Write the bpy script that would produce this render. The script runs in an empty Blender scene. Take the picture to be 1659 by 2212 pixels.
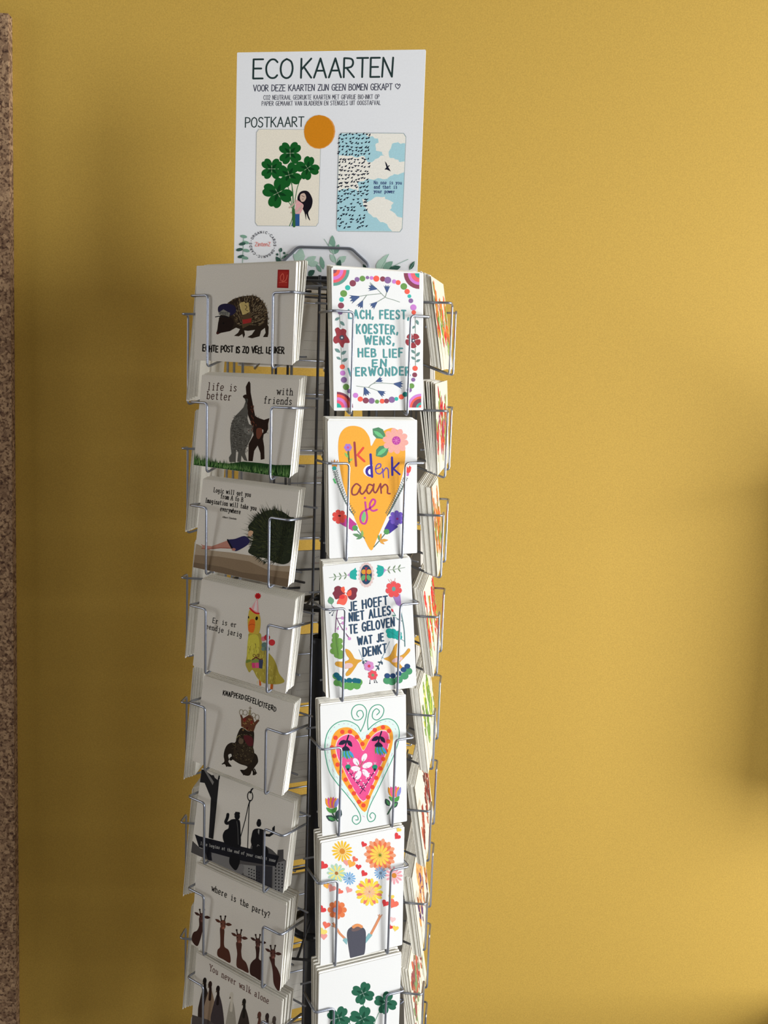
import bpy, math, random
from mathutils import Vector, Matrix
scene = bpy.context.scene
COL = scene.collection
pi = math.pi
V = Vector
Z0 = 1.5                      # eye height above the floor

# ------------------------------------------------------------------ camera
def make_camera():
    yaw, pitch, roll, f = 0.06383, 0.13957, 0.03329, 2040.6
    fw = V((math.sin(yaw)*math.cos(pitch), math.cos(yaw)*math.cos(pitch), -math.sin(pitch)))
    r = V((math.cos(yaw), -math.sin(yaw), 0)); u = r.cross(fw)
    cr, sr = math.cos(roll), math.sin(roll)
    R = r*cr + u*sr; U = u*cr - r*sr
    cam = bpy.data.cameras.new('camera'); o = bpy.data.objects.new('camera', cam); COL.objects.link(o)
    cam.sensor_fit = 'HORIZONTAL'; cam.sensor_width = 36; cam.lens = f/1659*36; cam.clip_start = .05
    m = Matrix.Identity(4)
    for i in range(3): m[i][0] = R[i]; m[i][1] = U[i]; m[i][2] = -fw[i]; m[i][3] = (0, -1.17334, Z0)[i]
    o.matrix_world = m
    scene.camera = o
make_camera()

# ------------------------------------------------------------------ light
w = bpy.data.worlds.new('world'); scene.world = w; w.use_nodes = True
w.node_tree.nodes['Background'].inputs[0].default_value = (.75, .87, 1, 1)
w.node_tree.nodes['Background'].inputs[1].default_value = 1.0
def area(name, loc, target, sx, sy, power, color):
    l = bpy.data.lights.new(name, 'AREA'); l.shape = 'RECTANGLE'; l.size = sx; l.size_y = sy
    l.energy = power; l.color = color
    o = bpy.data.objects.new(name, l); COL.objects.link(o); o.location = loc
    o.rotation_euler = (V(target)-V(loc)).to_track_quat('-Z', 'Y').to_euler()
    return o
# daylight of the large window, then two added lights in made-up window openings
area('daylight_large_window', (2.36, -2.35, 1.65), (0, -2.35, 1.65), 1.3, 1.3, 90, (.955, .98, 1))
area('added_wall_light', (2.36, -.95, 1.1), (0, -.95, 1.1), .9, 1.2, 92, (.955, .98, 1))  # added to brighten the right part of the mustard wall
area('added_fill_light', (-2.54, -.55, Z0+.2), (0, -.55, Z0+.2), .95, 1.1, 11, (.99, .97, .95))  # added fill that lifts the cards facing left
scene.view_settings.view_transform = 'Standard'; scene.view_settings.look = 'None'
scene.view_settings.gamma = 1; scene.view_settings.use_curve_mapping = False
scene.view_settings.exposure = 0.0

# ------------------------------------------------------------------ helpers
def lin(c):
    out = []
    for v in c:
        v = v/255
        out.append(v/12.92 if v <= .04045 else ((v+.055)/1.055)**2.4)
    return out
def new_obj(name, me, parent=None, mat=None):
    o = bpy.data.objects.new(name, me); COL.objects.link(o)
    if parent is not None: o.parent = parent
    if mat is not None and me is not None:
        if not me.materials: me.materials.append(mat)
    return o
def tag(o, label=None, cat=None, group=None, kind=None):
    if label: o['label'] = label
    if cat: o['category'] = cat
    if group: o['group'] = group
    if kind: o['kind'] = kind
    return o
class MB:
    def __init__(s): s.v = []; s.f = []
    def box(s, a, b):
        x0, y0, z0 = a; x1, y1, z1 = b; n = len(s.v)
        s.v += [(x0,y0,z0),(x1,y0,z0),(x1,y1,z0),(x0,y1,z0),(x0,y0,z1),(x1,y0,z1),(x1,y1,z1),(x0,y1,z1)]
        s.f += [tuple(n+i for i in q) for q in ((0,3,2,1),(4,5,6,7),(0,1,5,4),(1,2,6,5),(2,3,7,6),(3,0,4,7))]
        return s
    def tube(s, pts, r, seg=8, fillet=0, closed=False):
        pts = [V(p) for p in pts]
        if fillet and len(pts) > 2:
            out = [pts[0]]
            for i in range(1, len(pts)-1):
                a, b, c = pts[i-1], pts[i], pts[i+1]
                d1 = (a-b); d2 = (c-b); k = min(fillet, d1.length*.45, d2.length*.45)
                p0 = b + d1.normalized()*k; p2 = b + d2.normalized()*k
                for t in (0, .25, .5, .75, 1): out.append(p0*(1-t)**2 + b*2*t*(1-t) + p2*t*t)
            out.append(pts[-1]); pts = out
        n0 = len(s.v); N = len(pts)
        T = []
        for i in range(N):
            if closed: d = pts[(i+1) % N]-pts[i-1]
            else: d = pts[min(i+1, N-1)]-pts[max(i-1, 0)]
            T.append(d.normalized())
        ref = V((0, 0, 1)) if abs(T[0].z) < .9 else V((1, 0, 0))
        nx = T[0].cross(ref).normalized()
        for i in range(N):
            nx = (nx - T[i]*nx.dot(T[i])).normalized(); ny = T[i].cross(nx)
            for k in range(seg):
                a = 2*pi*k/seg
                s.v.append(tuple(pts[i] + nx*math.cos(a)*r + ny*math.sin(a)*r))
        for i in range(N if closed else N-1):
            j = (i+1) % N
            for k in range(seg):
                l = (k+1) % seg
                s.f.append((n0+i*seg+k, n0+i*seg+l, n0+j*seg+l, n0+j*seg+k))
        if not closed:
            s.f.append(tuple(n0+k for k in range(seg))[::-1]); s.f.append(tuple(n0+(N-1)*seg+k for k in range(seg)))
        return s
    def lathe(s, prof, seg=32, c=(0, 0)):
        n0 = len(s.v); N = len(prof)
        for r, z in prof:
            for k in range(seg):
                a = 2*pi*k/seg; s.v.append((c[0]+r*math.cos(a), c[1]+r*math.sin(a), z))
        for i in range(N-1):
            for k in range(seg):
                l = (k+1) % seg
                s.f.append((n0+i*seg+k, n0+i*seg+l, n0+(i+1)*seg+l, n0+(i+1)*seg+k))
        return s
    def mesh(s, name, smooth=False):
        me = bpy.data.meshes.new(name); me.from_pydata(s.v, [], s.f); me.update()
        if smooth:
            for p in me.polygons: p.use_smooth = len(p.vertices) == 4
        return me
    def build(s, name, mat, parent=None, smooth=False, M=None):
        o = new_obj(name, s.mesh(name, smooth), parent, mat)
        if M is not None: o.matrix_local = M
        return o

# ------------------------------------------------------------------ materials
def mat(name, color, rough=.6, metal=0, noise=None, bump=None, spec=.5, scale=200, coat=0):
    """principled material; noise=(amount) mottles the base colour, bump=(strength, scale) gives relief"""
    m = bpy.data.materials.new(name); m.use_nodes = True
    nt = m.node_tree; b = nt.nodes['Principled BSDF']
    b.inputs['Base Color'].default_value = (*color, 1); b.inputs['Roughness'].default_value = rough
    b.inputs['Metallic'].default_value = metal; b.inputs['Specular IOR Level'].default_value = spec
    tc = nt.nodes.new('ShaderNodeTexCoord')
    if noise:
        nz = nt.nodes.new('ShaderNodeTexNoise'); nz.inputs['Scale'].default_value = scale; nz.inputs['Detail'].default_value = 4
        nt.links.new(tc.outputs['Object'], nz.inputs['Vector'])
        cr = nt.nodes.new('ShaderNodeValToRGB')
        cr.color_ramp.elements[0].position = .3; cr.color_ramp.elements[1].position = .7
        cr.color_ramp.elements[0].color = (*[c*(1-noise) for c in color], 1)
        cr.color_ramp.elements[1].color = (*[min(1, c*(1+noise)) for c in color], 1)
        nt.links.new(nz.outputs['Fac'], cr.inputs['Fac']); nt.links.new(cr.outputs['Color'], b.inputs['Base Color'])
    if bump:
        n2 = nt.nodes.new('ShaderNodeTexNoise'); n2.inputs['Scale'].default_value = bump[1]; n2.inputs['Detail'].default_value = 3
        nt.links.new(tc.outputs['Object'], n2.inputs['Vector'])
        bp = nt.nodes.new('ShaderNodeBump'); bp.inputs['Strength'].default_value = bump[0]; bp.inputs['Distance'].default_value = .002
        nt.links.new(n2.outputs['Fac'], bp.inputs['Height']); nt.links.new(bp.outputs['Normal'], b.inputs['Normal'])
    return m
PAPER = (.84, .80, .73)
BPAPER = (.585, .58, .565)
M_wall = mat('mustard_wall_paint', (.470, .296, .0525), .75, noise=.10, bump=(.10, 700), scale=520, spec=.3)
M_white = mat('greige_wall_paint', (.22, .205, .185), .8, noise=.02, bump=(.1, 200))
M_floor = mat('grey_floor', (.20, .18, .155), .6, noise=.15, bump=(.1, 60), scale=12)
M_paper = mat('cream_card_paper', PAPER, .8, noise=.05, scale=900, spec=.25)
M_white_paper = mat('white_card_paper', BPAPER, .75, noise=.02, scale=900, spec=.3)
M_cream = mat('warm_cream_card_paper', (.58, .525, .42), .8, noise=.05, scale=900, spec=.25)
M_edge = mat('stacked_card_paper', (.80, .77, .69), .8, noise=.06, scale=700, spec=.2)
M_wire = mat('zinc_plated_wire', (.36, .39, .47), .34, metal=.9, noise=.05, bump=(.05, 500), scale=300)
M_shaded_wire = mat('shaded_zinc_wire', (.10, .105, .125), .38, metal=.85, noise=.05, bump=(.05, 500), scale=300)  # wire darkened to put the shade inside the rack into its colour
M_shaded_back = mat('grey_shaded_card_back', (.47, .44, .39), .85, noise=.06, scale=900, spec=.1)  # grey card, with the shade inside the rack painted into its tone
M_black = mat('black_painted_steel', (.012, .013, .018), .35, metal=.3, noise=.1, bump=(.04, 300))
M_poster = mat('poster_paper', (.89, .90, .925), .55, noise=.015, scale=500, spec=.4)
M_frame = mat('white_window_frame', (.78, .78, .76), .5, noise=.02, bump=(.05, 100))
M_wood = mat('dark_shelf_wood', (.12, .07, .035), .6, noise=.2, bump=(.2, 80), scale=40)
def ink_mat(name):
    m = bpy.data.materials.new(name); m.use_nodes = True; nt = m.node_tree; b = nt.nodes['Principled BSDF']
    a = nt.nodes.new('ShaderNodeVertexColor'); a.layer_name = 'Col'
    tc = nt.nodes.new('ShaderNodeTexCoord'); nz = nt.nodes.new('ShaderNodeTexNoise'); nz.inputs['Scale'].default_value = 700
    nt.links.new(tc.outputs['Object'], nz.inputs['Vector'])
    mr = nt.nodes.new('ShaderNodeMapRange'); mr.inputs['To Min'].default_value = .88; mr.inputs['To Max'].default_value = 1.12
    nt.links.new(nz.outputs['Fac'], mr.inputs['Value'])
    mx = nt.nodes.new('ShaderNodeVectorMath'); mx.operation = 'SCALE'
    nt.links.new(a.outputs['Color'], mx.inputs[0]); nt.links.new(mr.outputs['Result'], mx.inputs['Scale'])
    nt.links.new(mx.outputs['Vector'], b.inputs['Base Color'])
    b.inputs['Roughness'].default_value = .8; b.inputs['Specular IOR Level'].default_value = .06
    return m
M_ink = ink_mat('printed_ink')
def cork_mat():
    m = bpy.data.materials.new('cork'); m.use_nodes = True; nt = m.node_tree; b = nt.nodes['Principled BSDF']
    tc = nt.nodes.new('ShaderNodeTexCoord'); vo = nt.nodes.new('ShaderNodeTexVoronoi'); vo.inputs['Scale'].default_value = 170
    nz = nt.nodes.new('ShaderNodeTexNoise'); nz.inputs['Scale'].default_value = 230; nz.inputs['Detail'].default_value = 5
    nt.links.new(tc.outputs['Object'], vo.inputs['Vector']); nt.links.new(tc.outputs['Object'], nz.inputs['Vector'])
    r1 = nt.nodes.new('ShaderNodeValToRGB'); r1.color_ramp.elements[0].color = (.16, .085, .045, 1); r1.color_ramp.elements[1].color = (.42, .27, .15, 1)
    s = nt.nodes.new('ShaderNodeSeparateColor'); nt.links.new(vo.outputs['Color'], s.inputs[0]); nt.links.new(s.outputs[0], r1.inputs['Fac'])
    r2 = nt.nodes.new('ShaderNodeValToRGB'); r2.color_ramp.elements[0].position = .38; r2.color_ramp.elements[1].position = .5
    r2.color_ramp.elements[0].color = (.3, .22, .18, 1)
    nt.links.new(nz.outputs['Fac'], r2.inputs['Fac'])
    mx = nt.nodes.new('ShaderNodeMix'); mx.data_type = 'RGBA'; mx.blend_type = 'MULTIPLY'; mx.inputs[0].default_value = 1
    nt.links.new(r1.outputs[0], mx.inputs[6]); nt.links.new(r2.outputs[0], mx.inputs[7]); nt.links.new(mx.outputs[2], b.inputs['Base Color'])
    bp = nt.nodes.new('ShaderNodeBump'); bp.inputs['Strength'].default_value = .5; bp.inputs['Distance'].default_value = .002
    nt.links.new(nz.outputs['Fac'], bp.inputs['Height']); nt.links.new(bp.outputs['Normal'], b.inputs['Normal'])
    b.inputs['Roughness'].default_value = .9
    return m
M_cork = cork_mat()

# ------------------------------------------------------------------ the room
WY = .26                       # face of the mustard wall
XL, XR, YF, CH = -2.6, 2.4, -4.2, 2.9
def struct(name, mb, m): return tag(mb.build(name, m), kind='structure')
def wall_with_hole(name, axis, at, a0, a1, h0, h1, z0, z1, m, th=.12):
    mb = MB()
    def b(p0, p1, q0, q1):
        if axis == 'x': mb.box((at, p0, q0), (at+th, p1, q1))
        else: mb.box((p0, at-th, q0), (p1, at, q1))
    if h0 > a0: b(a0, h0, 0, CH)
    b(h1, a1, 0, CH); b(h0, h1, 0, z0); b(h0, h1, z1, CH)
    return struct(name, mb, m)
struct('floor', MB().box((XL-.1, YF-.1, -.08), (XR+.1, WY+.12, 0)), M_floor)
struct('ceiling', MB().box((XL-.1, YF-.1, CH), (XR+.1, WY+.12, CH+.1)), M_white)
struct('wall_back', MB().box((XL-.1, WY, 0), (XR+.1, WY+.12, CH)), M_wall)
wall_with_hole('wall_left', 'x', XL-.12, YF, WY, -1.1, 0.0, 1.1, 2.3, M_white)
wall_with_hole('wall_right', 'x', XR, YF, -1.45, -3.15, -1.75, .9, 2.3, M_white)
wall_with_hole('wall_right', 'x', XR, -1.45, WY, -1.45, -.45, .45, 1.75, M_white)
struct('wall_front', MB().box((XL, YF-.12, 0), (XR, YF, CH)), M_white)
struct('baseboard_back', MB().box((XL, WY-.015, 0), (XR, WY-.0005, .09)), M_white)
def window(name, axis, at, a0, a1, z0, z1):
    r = tag(bpy.data.objects.new(name, None), kind='structure'); COL.objects.link(r)
    mb = MB(); t = .05
    for (p0, p1, q0, q1) in ((a0, a0+t, z0, z1), (a1-t, a1, z0, z1), (a0+t, a1-t, z0, z0+t), (a0+t, a1-t, z1-t, z1)):
        if axis == 'x': mb.box((at+.02, p0, q0), (at+.09, p1, q1))
        else: mb.box((p0, at-.09, q0), (p1, at-.02, q1))
    mb.build('window_frame', M_frame, r)
window('window_1', 'x', XR, -3.15, -1.75, .9, 2.3)
window('added_side_window', 'x', XR, -1.45, -.45, .45, 1.75)  # made-up opening around the added wall light
window('added_fill_window', 'x', XL-.11, -1.1, 0.0, 1.1, 2.3)  # made-up opening around the added fill light
# cork pin board, only its right edge reaches into the picture
def cork_board():
    mb = MB(); mb.box((-.6, -.017, -1.75), (0, -.0005, 0))
    o = mb.build('cork_board', M_cork)
    o.location = (CORK[0], WY, CORK[1]); o.rotation_euler = (0, CORK[2], 0)
    tag(o, 'brown cork pin board hung on the mustard wall at the left edge', 'pin board')
CORK = (-.452, Z0+.4827, .0135)
cork_board()
# ------------------------------------------------------------------ flat print: stroke lettering and drawn shapes
FONT = {}
def _f(s):
    for ln in s.strip().split('\n'):
        ch, wd, body = ln.split(' ', 2)
        st = []
        for part in body.split(';'):
            sm = part.startswith('~'); part = part.lstrip('~')
            st.append((sm, [tuple(float(v)/100 for v in p.split(',')) for p in part.split()]))
        FONT[ch] = (float(wd)/100, st)
_f('''A 62 0,0 31,100 62,0;12,36 50,36
B 52 0,0 0,100;~0,100 38,95 44,76 34,56 0,54;~0,54 40,50 52,28 42,6 0,0
C 54 ~54,84 40,98 20,96 4,74 0,48 6,20 22,3 42,3 54,16
D 56 0,0 0,100;~0,100 34,92 54,66 54,34 34,8 0,0
E 46 46,100 0,100 0,0 46,0;0,52 38,52
F 44 44,100 0,100 0,0;0,52 36,52
G 56 ~54,84 40,98 20,96 4,74 0,48 6,20 22,3 42,3 54,18;54,18 54,46 32,46
H 54 0,0 0,100;54,0 54,100;0,52 54,52
I 4 2,0 2,100
J 36 34,100 34,22;~34,22 28,4 14,0 0,12
K 52 0,0 0,100;50,100 0,42;14,56 52,0
L 42 0,100 0,0 42,0
M 68 0,0 8,100 34,36 60,100 68,0
N 54 0,0 4,100 50,0 54,100
O 58 ~28,100 8,84 0,50 8,14 30,0 50,14 58,50 50,86 28,100
P 48 0,0 0,100;~0,100 36,96 48,74 38,52 0,46
Q 58 ~28,100 8,84 0,50 8,14 30,0 50,14 58,50 50,86 28,100;36,24 60,-4
R 52 0,0 0,100;~0,100 36,96 46,76 36,54 0,48;14,48 52,0
S 48 ~46,84 34,98 14,96 4,78 12,60 34,48 46,30 38,6 16,0 0,14
T 56 0,100 56,100;28,100 28,0
U 54 0,100 0,26;~0,26 8,4 28,0 46,4 54,26;54,26 54,100
V 58 0,100 29,0 58,100
W 84 0,100 20,0 42,80 64,0 84,100
X 54 0,0 54,100;0,100 54,0
Y 54 0,100 27,50 54,100;27,50 27,0
Z 52 0,100 52,100 0,0 52,0
0 50 ~25,100 6,84 0,50 6,16 25,0 44,16 50,50 44,84 25,100
2 48 ~2,80 12,98 34,98 46,78 36,50 0,0;0,0 48,0
3 46 ~2,88 22,100 44,80 30,56 18,54;~18,54 44,46 44,14 20,0 0,12
, 12 8,10 0,-16
. 6 0,2 4,2 4,6 0,6 0,2
- 30 0,46 30,46
? 44 ~0,78 14,98 36,94 42,72 24,50 22,28;22,4 22,8
* 20 10,46 14,50 10,54 6,50 10,46
a 48 ~6,58 22,68 38,60 40,44 40,10 46,2;~40,40 14,38 2,18 14,1 32,6 40,20
b 48 4,100 4,2;~4,50 24,66 44,50 44,16 24,0 4,14
c 44 ~42,54 24,67 4,50 2,18 20,0 42,10
d 50 42,100 42,4 50,2;~42,50 22,66 2,48 2,16 22,0 42,14
e 46 ~3,34 42,36 40,58 22,67 4,52 2,20 20,0 42,10
f 40 ~38,90 26,99 16,84 16,4;2,64 34,64
g 48 ~42,50 22,66 2,50 4,24 24,16 42,30;~42,64 42,-8 28,-28 6,-20
h 50 6,100 6,2;~6,46 24,66 42,54 44,2
i 20 2,64 14,64 14,2;2,2 26,2;12,86 16,90
j 26 4,64 20,64;~20,64 20,-12 10,-26 -2,-20;18,86 22,90
k 48 6,100 6,2;40,64 8,28;18,38 46,2
l 20 2,99 14,99 14,2;2,2 26,2
m 66 4,64 6,2;~6,46 18,66 32,54 34,2;~34,46 46,66 60,54 62,2
n 50 4,64 6,2;~6,46 24,66 42,54 44,2
o 48 ~24,67 4,52 2,16 24,0 44,16 44,50 24,67
p 48 4,64 4,-28;~4,50 24,66 44,50 44,16 24,0 4,14
q 48 44,64 44,-28;~44,50 24,66 2,50 2,16 24,0 44,14
r 42 6,64 10,2;~10,40 22,62 40,60
s 42 ~38,56 20,67 4,54 20,36 38,20 24,0 2,8
t 36 14,92 14,14;~14,14 20,2 34,4;0,64 32,64
u 50 2,64 8,64 8,18;~8,18 18,0 34,4 42,20;42,64 44,2
v 46 2,64 23,2 44,64
w 64 2,64 16,2 32,54 48,2 62,64
x 46 2,64 44,2;2,2 44,64
y 46 2,64 24,4;~44,64 20,-8 8,-26 -2,-22
z 42 2,64 40,64 2,2 42,2''')
SERIF = {'A':[(0,0),(62,0)],'B':[],'E':[],'I':[(2,0),(2,100)],'L':[(0,100)],'Y':[(27,0),(0,100),(54,100)],
         'f':[(16,2)],'h':[(6,2),(44,2)],'k':[(6,2),(46,2)],'m':[(6,2),(34,2),(62,2)],'n':[(6,2),(44,2)],'p':[(4,-28)],
         'r':[(10,2)],'w':[(2,64),(62,64)],'v':[(2,64),(44,64)],'y':[(2,64),(44,64)],'x':[(2,2),(44,2),(2,64),(44,64)],'b':[(4,100)],'d':[(42,100)],'q':[(44,-28)]}
def smooth(pts, closed=False, n=4):
    P = [V((p[0], p[1])) for p in pts]; N = len(P); out = []
    if N < 3: return P
    rng = range(N) if closed else range(N-1)
    for i in rng:
        if closed: a, b, c, d = P[i-1], P[i], P[(i+1) % N], P[(i+2) % N]
        else: a, b, c, d = P[max(i-1, 0)], P[i], P[i+1], P[min(i+2, N-1)]
        for k in range(n):
            t = k/n
            out.append(.5*((2*b) + (c-a)*t + (2*a-5*b+4*c-d)*t*t + (3*b-a-3*c+d)*t**3))
    if not closed: out.append(P[-1])
    return out
def homography(src, dst):
    A = []
    for (x, y), (u, v) in zip(src, dst):
        A.append([x, y, 1, 0, 0, 0, -u*x, -u*y, u]); A.append([0, 0, 0, x, y, 1, -v*x, -v*y, v])
    n = 8
    for i in range(n):
        p = max(range(i, n), key=lambda r: abs(A[r][i])); A[i], A[p] = A[p], A[i]
        for r in range(n):
            if r != i:
                k = A[r][i]/A[i][i]
                for c in range(i, n+1): A[r][c] -= k*A[i][c]
    h = [A[i][n]/A[i][i] for i in range(n)]+[1]
    return h
class Art:
    """flat print in the plane of a card, drawn in the coordinates of a straightened working sketch"""
    def __init__(s, W, H, corners=None, org=(0, 0), sc=1.0, seen=None, paper=PAPER):
        s.W, s.H = W, H; s.org, s.sc = org, sc; s.seen = lin(seen) if seen else None; s.paper = paper
        s.layer = 1; s.cur = 'printed_picture'; s.out = {}
        if corners:
            s.h = homography(corners, [(-W/2, H), (W/2, H), (W/2, 0), (-W/2, 0)])
            c = [(p[0]-org[0], p[1]-org[1]) for p in corners]
            s.up = (V(c[0])-V(c[3])+V(c[1])-V(c[2])).normalized()
        else: s.h = None; s.up = V((0, 1))
        s.rnd = random.Random(7)
    def mp(s, p):
        if s.h is None: u, v = p[0], p[1]
        else:
            x, y = s.org[0]+p[0]/s.sc, s.org[1]+p[1]/s.sc; h = s.h
            d = h[6]*x+h[7]*y+1; u, v = (h[0]*x+h[1]*y+h[2])/d, (h[3]*x+h[4]*y+h[5])/d
        e = .0002
        return (max(-s.W/2+e, min(s.W/2-e, u)), max(e, min(s.H-e, v)))
    def col(s, c):
        l = lin(c)
        if s.seen is None: return tuple(l)
        return tuple(max(.004, min(.95, l[i]/s.seen[i]*s.paper[i])) for i in range(3))
    def add(s, polys, c):
        """polys: list of polygons, or of (stroke number, polygon); pieces of different strokes lie a hair apart"""
        vs, fs, cs = s.out.setdefault(s.cur, ([], [], []))
        c = s.col(c); top = 0
        for P in polys:
            k = 0
            if isinstance(P, tuple) and isinstance(P[0], int): k, P = P
            k = k % 7; top = max(top, k)
            z = .00006+(s.layer+k)*.0000018
            P = [s.mp(p) for p in P]
            ar = sum(P[i-1][0]*P[i][1]-P[i][0]*P[i-1][1] for i in range(len(P)))
            if abs(ar) < 1e-10: continue
            if ar < 0: P = P[::-1]
            n = len(vs); vs += [(p[0], p[1], z) for p in P]; fs.append(tuple(range(n, n+len(P)))); cs.append(c)
        s.layer += top
    def poly(s, c, pts, sm=False):
        s.layer += 1; s.add([smooth(pts, True) if sm else pts], c)
    def blob(s, c, pts): s.poly(c, pts, True)
    def ell(s, c, x, y, rx, ry=None, a=0, n=20):
        ry = ry or rx; ca, sa = math.cos(a), math.sin(a)
        s.layer += 1
        s.add([[(x+rx*math.cos(t)*ca-ry*math.sin(t)*sa, y+rx*math.cos(t)*sa+ry*math.sin(t)*ca) for t in [2*pi*k/n for k in range(n)]]], c)
    def dots(s, lst, cm, sq=1.0):
        for x, y, r, k in lst: s.ell(cm[k] if isinstance(k, str) else k, x, y, r, r*sq, 0, 14)
    def _ribbon(s, pts, wd, taper=False, caps=True, k0=0):
        """a drawn stroke as a mitred band with rounded ends; sharp corners start a new band"""
        P = [V((p[0], p[1])) for p in pts]; Q = [P[0]]
        for p in P[1:]:
            if (p-Q[-1]).length > wd*.04: Q.append(p)
        P = Q; N = len(P); out = []
        if N < 2: return out
        runs = [[P[0]]]
        for i in range(1, N):
            runs[-1].append(P[i])
            if i < N-1 and (P[i]-P[i-1]).normalized().dot((P[i+1]-P[i]).normalized()) < .25: runs.append([P[i]])
        for ri, R in enumerate(runs):
            n = len(R); L = []; Rr = []
            for i in range(n):
                w_ = wd/2*(1-i/(n-1)) if taper else wd/2
                d0 = (R[i]-R[i-1]).normalized() if i else (R[1]-R[0]).normalized()
                d1 = (R[i+1]-R[i]).normalized() if i < n-1 else d0
                m = (d0+d1).normalized(); q = V((-m.y, m.x))*w_/max(.55, m.dot(d0))
                L.append(R[i]+q); Rr.append(R[i]-q)
            for i in range(n-1):
                if taper and i == n-2: out.append((k0+ri, [L[i], Rr[i], R[i+1]]))
                else: out.append((k0+ri, [L[i], Rr[i], Rr[i+1], L[i+1]]))
            if caps and not taper:
                for e, d in ((R[0], (R[0]-R[1]).normalized()), (R[-1], (R[-1]-R[-2]).normalized())):
                    q = V((-d.y, d.x)); out.append((k0+ri, [e+q*wd/2*math.cos(t)+d*wd/2*math.sin(t) for t in [pi*h/4 for h in range(5)]]))
        return out
    def line(s, c, pts, wd, sm=False, taper=False, caps=True):
        s.layer += 1; s.add(s._ribbon(smooth(pts) if sm else pts, wd, taper, caps), c)
    def many(s, c, segs, wd, taper=False):
        s.layer += 1; ps = []
        for gi, g in enumerate(segs): ps += s._ribbon(g, wd, taper, False, gi)
        s.add(ps, c)
    def leaf(s, c, a, b, wd=.36):
        a, b = V(a), V(b); d = b-a; n = V((-d.y, d.x))*wd
        s.poly(c, [a, a+d*.25+n*.42, a+d*.55+n*.5, a+d*.85+n*.25, b, a+d*.85-n*.25, a+d*.55-n*.5, a+d*.25-n*.42])
    def flower(s, c, x, y, r, n, pw=.5, cc=None, cr=.25, a0=0, inner=.25):
        s.layer += 1; ps = []
        for k in range(n):
            pk = k % 2 if k < n-1 or n % 2 == 0 else 2
            a = a0+2*pi*k/n; d = V((math.cos(a), math.sin(a))); q = V((-d.y, d.x)); o = V((x, y)); w2 = min(pw, .86)*2*pi*r/n*.5
            ps.append((pk, [o+d*r*inner*.4, o+d*r*.5+q*w2*.68, o+d*r*.80+q*w2*.86, o+d*r*.94+q*w2*.5, o+d*r, o+d*r*.94-q*w2*.5, o+d*r*.80-q*w2*.86, o+d*r*.5-q*w2*.68]))
        s.add(ps, c)
        if cc: s.ell(cc, x, y, r*cr)
    def heart(s, c, x, y, r, a=0):
        P = []
        for k in range(16):
            t = 2*pi*k/16; hx = math.sin(t)**3; hy = -(13*math.cos(t)-5*math.cos(2*t)-2*math.cos(3*t)-math.cos(4*t))/16
            P.append((x+r*(hx*math.cos(a)-hy*math.sin(a)), y+r*(hx*math.sin(a)+hy*math.cos(a))))
        s.poly(c, P)
    def text(s, c, txt, p0, p1, h, wd, serif=False, mono=False, jit=0, up=None, gap=.2, part='printed_text'):
        """text between two base line points; h = height of a capital"""
        old = s.cur; s.cur = part; s.layer += 1
        p0, p1 = V(p0), V(p1); up = up or s.up; adv = []; x = 0
        for ch in txt:
            g = FONT.get(ch)
            w_ = .32 if ch == ' ' else (g[0] if g else .4)
            if mono: adv.append(x + (.62-w_)/2); x += .72
            else: adv.append(x); x += w_+gap
        tot = x-(.1 if mono else gap); D = p1-p0; ps = []; R = s.rnd
        ku = D.length/(tot*h) if tot else 1
        for ch, ax in zip(txt, adv):
            g = FONT.get(ch)
            if not g: continue
            jx, jy, js = R.uniform(-jit, jit)*.3, R.uniform(-jit, jit), 1+R.uniform(-jit, jit)*.8
            def T(q): return p0 + D*((ax+jx+q[0])/tot) + up*h*(jy+q[1]*js)
            kk = 0
            for sm, pl in g[1]:
                ps += s._ribbon([T(q) for q in (smooth(pl, n=3) if sm else pl)], wd*(1.0+R.uniform(-jit, jit)*1.6), k0=kk); kk += 2
            if serif:
                for sx, sy in SERIF.get(ch, []): ps += s._ribbon([T((sx/100-.12, sy/100)), T((sx/100+.12, sy/100))], wd*.9, k0=kk); kk += 1
        s.add(ps, c); s.cur = old
    def build(s, parent):
        for nm, (vs, fs, cs) in s.out.items():
            me = bpy.data.meshes.new(nm); me.from_pydata(vs, [], fs); me.update()
            ca = me.color_attributes.new('Col', 'FLOAT_COLOR', 'CORNER'); i = 0
            buf = []
            for f, c in zip(fs, cs): buf += [c[0], c[1], c[2], 1.0]*len(f)
            ca.data.foreach_set('color', buf)
            new_obj(nm, me, parent, M_ink)
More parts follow.
